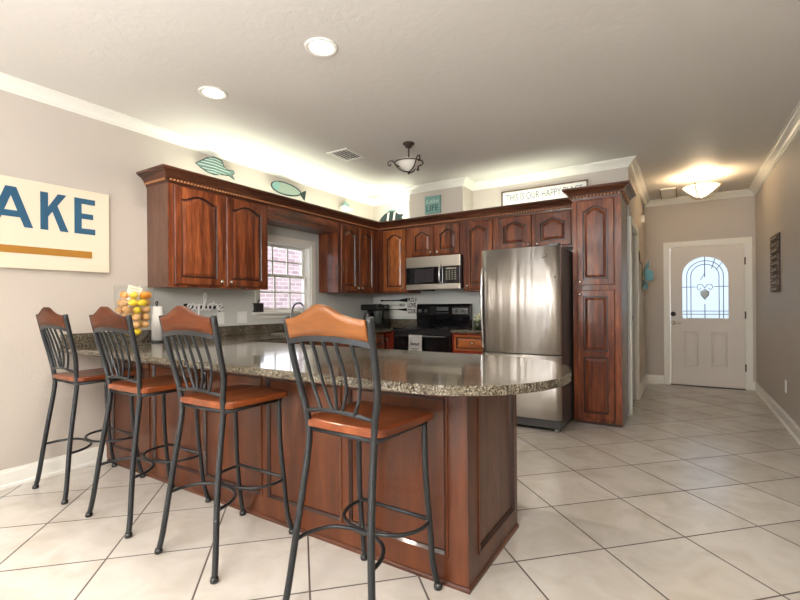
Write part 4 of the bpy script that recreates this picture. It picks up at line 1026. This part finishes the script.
for k in range(3):
    for q in range(5):
        b = nb(); y0 = 3.405+k*.083; x0 = -2.948+q*.038; box(b, x0, x0+.010, y0, y0+.072, ZC-.007, ZC-.0032); obj('louvre', b, WHITE, t)
t = thing('ceiling_vent', 'pale rectangular vent on the hall ceiling beside the glass light', 'air vent', (-.14, 7.2, ZC-.02))
b = nb(); box(b, -.235, -.06, 6.90, 7.50, ZC-.016, ZC-.0005, bev=.003); obj('grille_plate', b, WHITE, t)
for x in (-.245, -.058):
    b = nb(); box(b, x, x+.010, 6.90, 7.50, ZC-.022, ZC-.0005); obj('edge_rail', b, mat('tan_edge', (.30, .22, .14), .5), t)
def bowl_light(label, x, y, glassmat, zr, R, depth, emit):
    t = thing('semi_flush_light', label, 'ceiling light', (x, y, zr-depth-.03))
    b = nb(); lathe(b, [(.055, ZC-.0005), (.055, ZC-.012), (.035, ZC-.022), (.030, ZC-.040), (.010, ZC-.044)], (x, y, 0), 24); obj('canopy', b, DKIRON if not emit else KNOB, t)
    b = nb(); tube(b, [(x, y, ZC-.04), (x, y, zr-depth-.005)], .006, 8); lathe(b, [(.004, zr-depth-.03), (.012, zr-depth-.022), (.014, zr-depth-.008), (.004, zr-depth-.004)], (x, y, 0), 12); obj('stem', b, DKIRON if not emit else KNOB, t)
    b = nb(); P = []
    for k in range(13):
        s = k/12; P.append((max(.008, R*s**.85), zr-depth*(1-s**1.35)))
    prof = P + [(r-.004, z+.003) for r, z in P[::-1]]
    rings = []
    n = 32
    for r, z in prof: rings.append([b.verts.new((x+max(r, .004)*math.cos(2*PI*k/n), y+max(r, .004)*math.sin(2*PI*k/n), z)) for k in range(n)])
    for A, B in zip(rings, rings[1:]+rings[:1]):
        for k in range(n): f = b.faces.new((A[k], A[(k+1) % n], B[(k+1) % n], B[k])); f.smooth = True
    obj('glass_bowl', b, glassmat, t)
    return t
MILK = mat('milk_glass', (.80, .76, .70), .35)
ON = mat('lit_alabaster', (1, .93, .80), .4, emit=(1, .86, .62), estr=1.5)
kx, ky = -2.17, 3.60
t = bowl_light('unlit ceiling light with bronze ring and scrolls over the kitchen', kx, ky, MILK, 2.545, .122, .09, False)
b = nb(); tube(b, [(kx+.135*math.cos(2*PI*k/32), ky+.135*math.sin(2*PI*k/32), 2.532) for k in range(32)], .006, 6, closed=True); obj('ring', b, DKIRON, t)
for a in (3.70, 3.70+2*PI/3, 3.70+4*PI/3):
    b = nb(); ca, sa = math.cos(a), math.sin(a)
    P = [(.008, 2.450), (.05, 2.455), (.10, 2.485), (.132, 2.530), (.160, 2.555), (.190, 2.545), (.195, 2.520), (.175, 2.507), (.165, 2.525)]
    tube(b, catmull([(kx+r*ca, ky+r*sa, z) for r, z in P], 5), .0065, 6); obj('scroll_strap', b, DKIRON, t)
hx_, hy_ = .20, 6.45
t = bowl_light('lit alabaster glass bowl light on the hall ceiling', hx_, hy_, ON, 2.585, .185, .13, True)
for a in (.2, .2+2*PI/3, .2+4*PI/3):
    b = nb(); ca, sa = math.cos(a), math.sin(a)
    P = [(.008, 2.443), (.06, 2.448), (.12, 2.475), (.165, 2.525), (.192, 2.585), (.205, 2.600), (.198, 2.612)]
    tube(b, catmull([(hx_+r*ca, hy_+r*sa, z) for r, z in P], 5), .005, 6); obj('scroll_strap', b, mat('antique_brass', (.30, .22, .12), .4, metal=.8), t)

# ------------------------------------------------------------------ counter items
# large footed glass vase of citrus
vx, vy = -3.45, 1.745; z0 = CT
t = thing('glass_vase', 'tall footed clear glass vase holding the citrus fruit on the counter', 'vase', (vx, vy, z0))
outer = [(.062, 0), (.064, .006), (.030, .012), (.014, .020), (.014, .030), (.045, .042), (.080, .075), (.105, .14), (.118, .22), (.126, .30), (.130, .38), (.130, .445)]
inner = [(.127, .445), (.127, .38), (.123, .30), (.115, .22), (.102, .14), (.077, .078), (.040, .048), (.002, .044)]
b = nb(); n = 40; rings = []
for r, h in outer+inner: rings.append([b.verts.new((vx+r*math.cos(2*PI*k/n), vy+r*math.sin(2*PI*k/n), z0+h+.0005)) for k in range(n)])
for A, B in zip(rings, rings[1:]):
    for k in range(n): f = b.faces.new((A[k], A[(k+1) % n], B[(k+1) % n], B[k])); f.smooth = True
b.faces.new(rings[0]); b.faces.new(rings[-1])
obj('glass_body', b, VASEG, t)
FR = {'lemon': mat('lemon_skin', (.80, .55, .02), .4, bump=(120, .2)), 'orange': mat('orange_skin', (.78, .28, .015), .4, bump=(120, .25)), 'peach': mat('peach_skin', (.62, .34, .13), .55, bump=(80, .2))}
def fruit_proto(kind):
    b = nb(); bmesh.ops.create_uvsphere(b, u_segments=18, v_segments=12, radius=.0288)
    for v in b.verts:
        if kind == 'lemon':
            s = v.co.x/.0288; v.co.x *= 1.08; k = max(0, abs(s)-.85)/.15; v.co.x += math.copysign(.005*k, s); v.co.y *= .93; v.co.z *= .93
        else: v.co.z *= .96
    for f in b.faces: f.smooth = True
    o = obj(kind, b, FR[kind])
    for v in o.data.vertices: v.co.z -= 0*(.93 if kind == 'lemon' else .96)
    return o
cols = ['peach', 'peach', 'peach', 'lemon', 'peach', 'peach', 'peach', 'lemon', 'peach']
random.seed(12)
protos = {}; pos = []
# stacked layers inside the vase, alternate layers staggered
zz = z0+.078; layer = 0
def rin(h):
    for (r1, h1), (r2, h2) in zip(inner[::-1], inner[::-1][1:]):
        if h1 <= h <= h2: return r1+(r2-r1)*(h-h1)/(h2-h1)
    return .14
while layer < 6:
    R = rin(zz-z0)-.036
    if R < .02: ps = [(0, 0)]
    else:
        n_ = max(3, int(2*PI*R/.064)) if R > .034 else 3
        n_ = min(n_, int(PI/math.asin(min(1, .0315/R))) if R > .0315 else 1)
        ps = [(R*math.cos(2*PI*k/n_+layer*.83), R*math.sin(2*PI*k/n_+layer*.83)) for k in range(n_)]
        if R > .064: ps.append((0, 0))
    for p in ps: pos.append((vx+p[0], vy+p[1], zz))
    zz += .0540; layer += 1
pos = [p for p in pos if not (p[2] > z0+.30 and (p[0]-vx)*rr.x+(p[1]-vy)*rr.y < -.07)]
names_ = {'lemon': 'yellow lemon', 'orange': 'bright orange', 'peach': 'tan peach-coloured fruit'}
for i, (x, y, z) in enumerate(sorted(pos, key=lambda p: p[2])):
    k = random.choice(cols)
    if z > z0+.30: k = ('orange', 'lemon', 'orange')[i % 3]
    if k not in protos: o = protos[k] = fruit_proto(k)
    else: o = protos[k].copy(); COL.objects.link(o)
    o.location = (x, y, z); o.rotation_euler = (random.uniform(-.4, .4), random.uniform(-.4, .4), random.uniform(0, 6))
    tag(o, names_[k]+' among the fruit heaped in the glass vase', 'fruit', names_[k]+' fruits in the glass vase')
# card tucked in the vase
t = thing('recipe_card', 'cream printed card standing tilted in the glass vase', 'card', (vx-.03, vy+.02, z0+.33))
cc = V((vx-.060, vy+.03, z0+.395)); ar = (rr*math.cos(.25)-uu*math.sin(.25)); au = (rr*math.sin(.25)+uu*math.cos(.25)); an = rr.cross(uu)
def cardbox(b, a0, a1, c0, c1, n0, n1):
    vs = [b.verts.new(cc+ar*a+au*c+an*n) for n in (n0, n1) for a, c in ((a0, c0), (a1, c0), (a1, c1), (a0, c1))]
    b.faces.new(vs[:4]); b.faces.new(vs[4:])
    for i in range(4): b.faces.new((vs[i], vs[(i+1) % 4], vs[4+(i+1) % 4], vs[4+i]))
b = nb(); cardbox(b, -.055, .055, -.075, .05, 0, .002); obj('card', b, mat('card_cream', (.72, .66, .52), .7), t)
b = nb()
for k, (a0, a1) in enumerate(((-.04, .03), (-.035, .04), (-.04, .01), (-.03, .035))): cardbox(b, a0, a1, .028-k*.02, .032-k*.02, -.0, -.0005) if False else cardbox(b, a0, a1, .028-k*.02, .032-k*.02, .0021, .0026)
obj('printed_line', b, mat('card_ink', (.30, .22, .13), .7), t)

# paper towel on a black stand
px_, py_ = -3.625, 2.01
t = thing('paper_towel_holder', 'black paper towel stand with a ring finial on the counter', 'paper towel holder', (px_, py_, CT))
b = nb(); lathe(b, [(.075, 0), (.075, .008), (.06, .014), (.008, .015)], (px_, py_, CT+.0005), 28); obj('base', b, BLACK, t)
b = nb(); tube(b, [(px_, py_, CT+.012), (px_, py_, CT+.305)], .005, 8); tube(b, [(px_+.014*math.cos(a), py_, CT+.318+.014*math.sin(a)) for a in [2*PI*k/16 for k in range(16)]], .004, 6, closed=True); obj('pole', b, BLACK, t)
b = nb(); lathe(b, [(.012, .017), (.040, .017), (.040, .292), (.012, .292)], (px_, py_, CT), 28)
tag(obj('paper_towel_roll', b, mat('paper_white', (.85, .84, .82), .9)), 'white paper towel roll on the black stand', 'paper towels')

# window-sill planter
t = thing('sill_planter', 'small black lantern-like planter on the window sill', 'planter', (-3.785, 3.16, WZ0))
b = nb(); z0_ = WZ0; cy_, cx_ = 3.165, -3.785; h = .032
for sx in (-1, 1):
    for sy in (-1, 1): box(b, cx_+sx*h-.005, cx_+sx*h+.005, cy_+sy*.045-.006, cy_+sy*.045+.006, z0_, z0_+.095)
box(b, cx_-h-.005, cx_+h+.005, cy_-.051, cy_+.051, z0_, z0_+.012); box(b, cx_-h-.005, cx_+h+.005, cy_-.051, cy_+.051, z0_+.083, z0_+.095)
box(b, cx_-h+.005, cx_+h-.005, cy_-.039, cy_+.039, z0_+.012, z0_+.083, mi=0); obj('box', b, mat('planter_dark', (.04, .035, .033), .5), t)
b = nb(); random.seed(2)
for k in range(10):
    a = random.uniform(0, 6.28); r = random.uniform(.01, .03); c = V((cx_+r*.6*math.cos(a), cy_+r*1.1*math.sin(a), z0_+.10+random.uniform(0, .035)))
    tube(b, [c-V((0, 0, .008)), c, c+V((.008*math.cos(a), .012*math.sin(a), .008))], [.003, .009, .003], 6)
obj('foliage', b, mat('dried_foliage', (.09, .085, .065), .8), t)

# faucet
t = thing('faucet', 'tall gooseneck kitchen faucet at the sink under the window', 'faucet', (-3.68, 3.56, CT))
b = nb(); lathe(b, [(.028, 0), (.028, .008), (.018, .02), (.016, .05), (.012, .055)], (-3.68, 3.56, CT+.0005), 20); obj('base', b, CHROME, t)
b = nb(); fy = 3.56
tube(b, catmull([(-3.68, fy, CT+.05), (-3.68, fy, CT+.20), (-3.67, fy, CT+.27), (-3.62, fy, CT+.315), (-3.55, fy, CT+.315), (-3.50, fy, CT+.27), (-3.49, fy, CT+.21)], 6), .011, 10); obj('gooseneck_spout', b, mat('dark_chrome', (.22, .22, .24), .2, metal=1), t)
b = nb(); tube(b, [(-3.68, fy+.02, CT+.04), (-3.68, fy+.06, CT+.06), (-3.68, fy+.10, CT+.09)], .006, 8); obj('lever', b, CHROME, t)
t = thing('sink', 'dark drop-in sink bowl in the counter below the window', 'sink', (-3.43, 3.55, CT))
b = nb()
for y0, y1, x0, x1 in ((3.18, 3.20, -3.60, -3.24), (3.90, 3.92, -3.60, -3.24), (3.20, 3.90, -3.60, -3.58), (3.20, 3.90, -3.26, -3.24)): box(b, x0, x1, y0, y1, CT+.0005, CT+.008)
obj('rim', b, STEEL, t)
b = nb(); box(b, -3.58, -3.26, 3.20, 3.90, CT+.0005, CT+.002); obj('basin', b, mat('basin_dark', (.06, .06, .065), .3, metal=.6), t)

# coffee maker
t = thing('coffee_maker', 'black drip coffee maker in the counter corner', 'coffee maker', (-3.52, 5.0, CT))
b = nb(); zc = CT+.0005
box(b, -3.69, -3.415, 4.97, 5.12, zc, zc+.30, bev=.01); box(b, -3.69, -3.415, 4.83, 4.969, zc, zc+.03, bev=.008); box(b, -3.695, -3.41, 4.83, 4.969, zc+.22, zc+.30, bev=.012); obj('housing', b, GLOSSB, t)
b = nb(); lathe(b, [(.055, .032), (.066, .06), (.066, .13), (.045, .17), (.048, .185)], (-3.62, 4.895, CT), 22); cf = obj('carafe', b, mat('dark_glass', (.02, .02, .022), .05, coat=1), t)
b = nb(); tube(b, catmull([(-3.575, 4.85, CT+.15), (-3.555, 4.81, CT+.14), (-3.555, 4.81, CT+.08), (-3.575, 4.85, CT+.07)], 4), .006, 8); obj('carafe_handle', b, BLACK, cf)
b = nb(); lathe(b, [(.058, .032), (.060, .19), (.063, .215)], (-3.455, 4.895, CT), 22); obj('reservoir', b, mat('smoked_plastic', (.05, .06, .06), .15, coat=.6), t)
b = nb(); lathe(b, [(.058, .300), (.060, .304), (.05, .308), (.01, .309)], (-3.47, 4.92, CT), 22); obj('lid', b, CHROME, t)

# small canister by the range
# white flowers in a pot right of the range
t = thing('flower_pot', 'small pot of cream flowers between the range and the fridge', 'potted flowers', (-2.08, 5.05, CT))
b = nb(); lathe(b, [(.035, 0), (.045, .03), (.048, .075), (.042, .078), (.038, .03)], (-2.08, 5.03, CT+.0005), 20); obj('pot', b, mat('dark_green_pot', (.05, .06, .03), .3, coat=.4), t)
b = nb(); random.seed(5)
for k in range(14):
    a = random.uniform(0, 6.28); r = random.uniform(.0, .05); p = V((-2.08+r*math.cos(a), 5.03+r*math.sin(a), CT+.10+random.uniform(0, .07)))
    tube(b, [(-2.08, 5.03, CT+.04), ((-2.08+p.x)/2, (5.03+p.y)/2, CT+.08), p], .0018, 5)
obj('stems', b, mat('stem_green', (.10, .16, .04), .6), t)
random.seed(5)
for k in range(14):
    a = random.uniform(0, 6.28); r = random.uniform(.0, .05); p = V((-2.08+r*math.cos(a), 5.03+r*math.sin(a), CT+.10+random.uniform(0, .07)))
    b = nb()
    for q in range(5):
        an_ = 2*PI*q/5; c = p+V((.011*math.cos(an_), .004*math.sin(k+q)-.004, .011*math.sin(an_)))
        tube(b, [p, c], [.003, .009], 6)
    obj('flower', b, mat('cream_petal', (.80, .76, .50), .6), t)
# spray can / dispenser hanging under microwave cabinet handled in the microwave
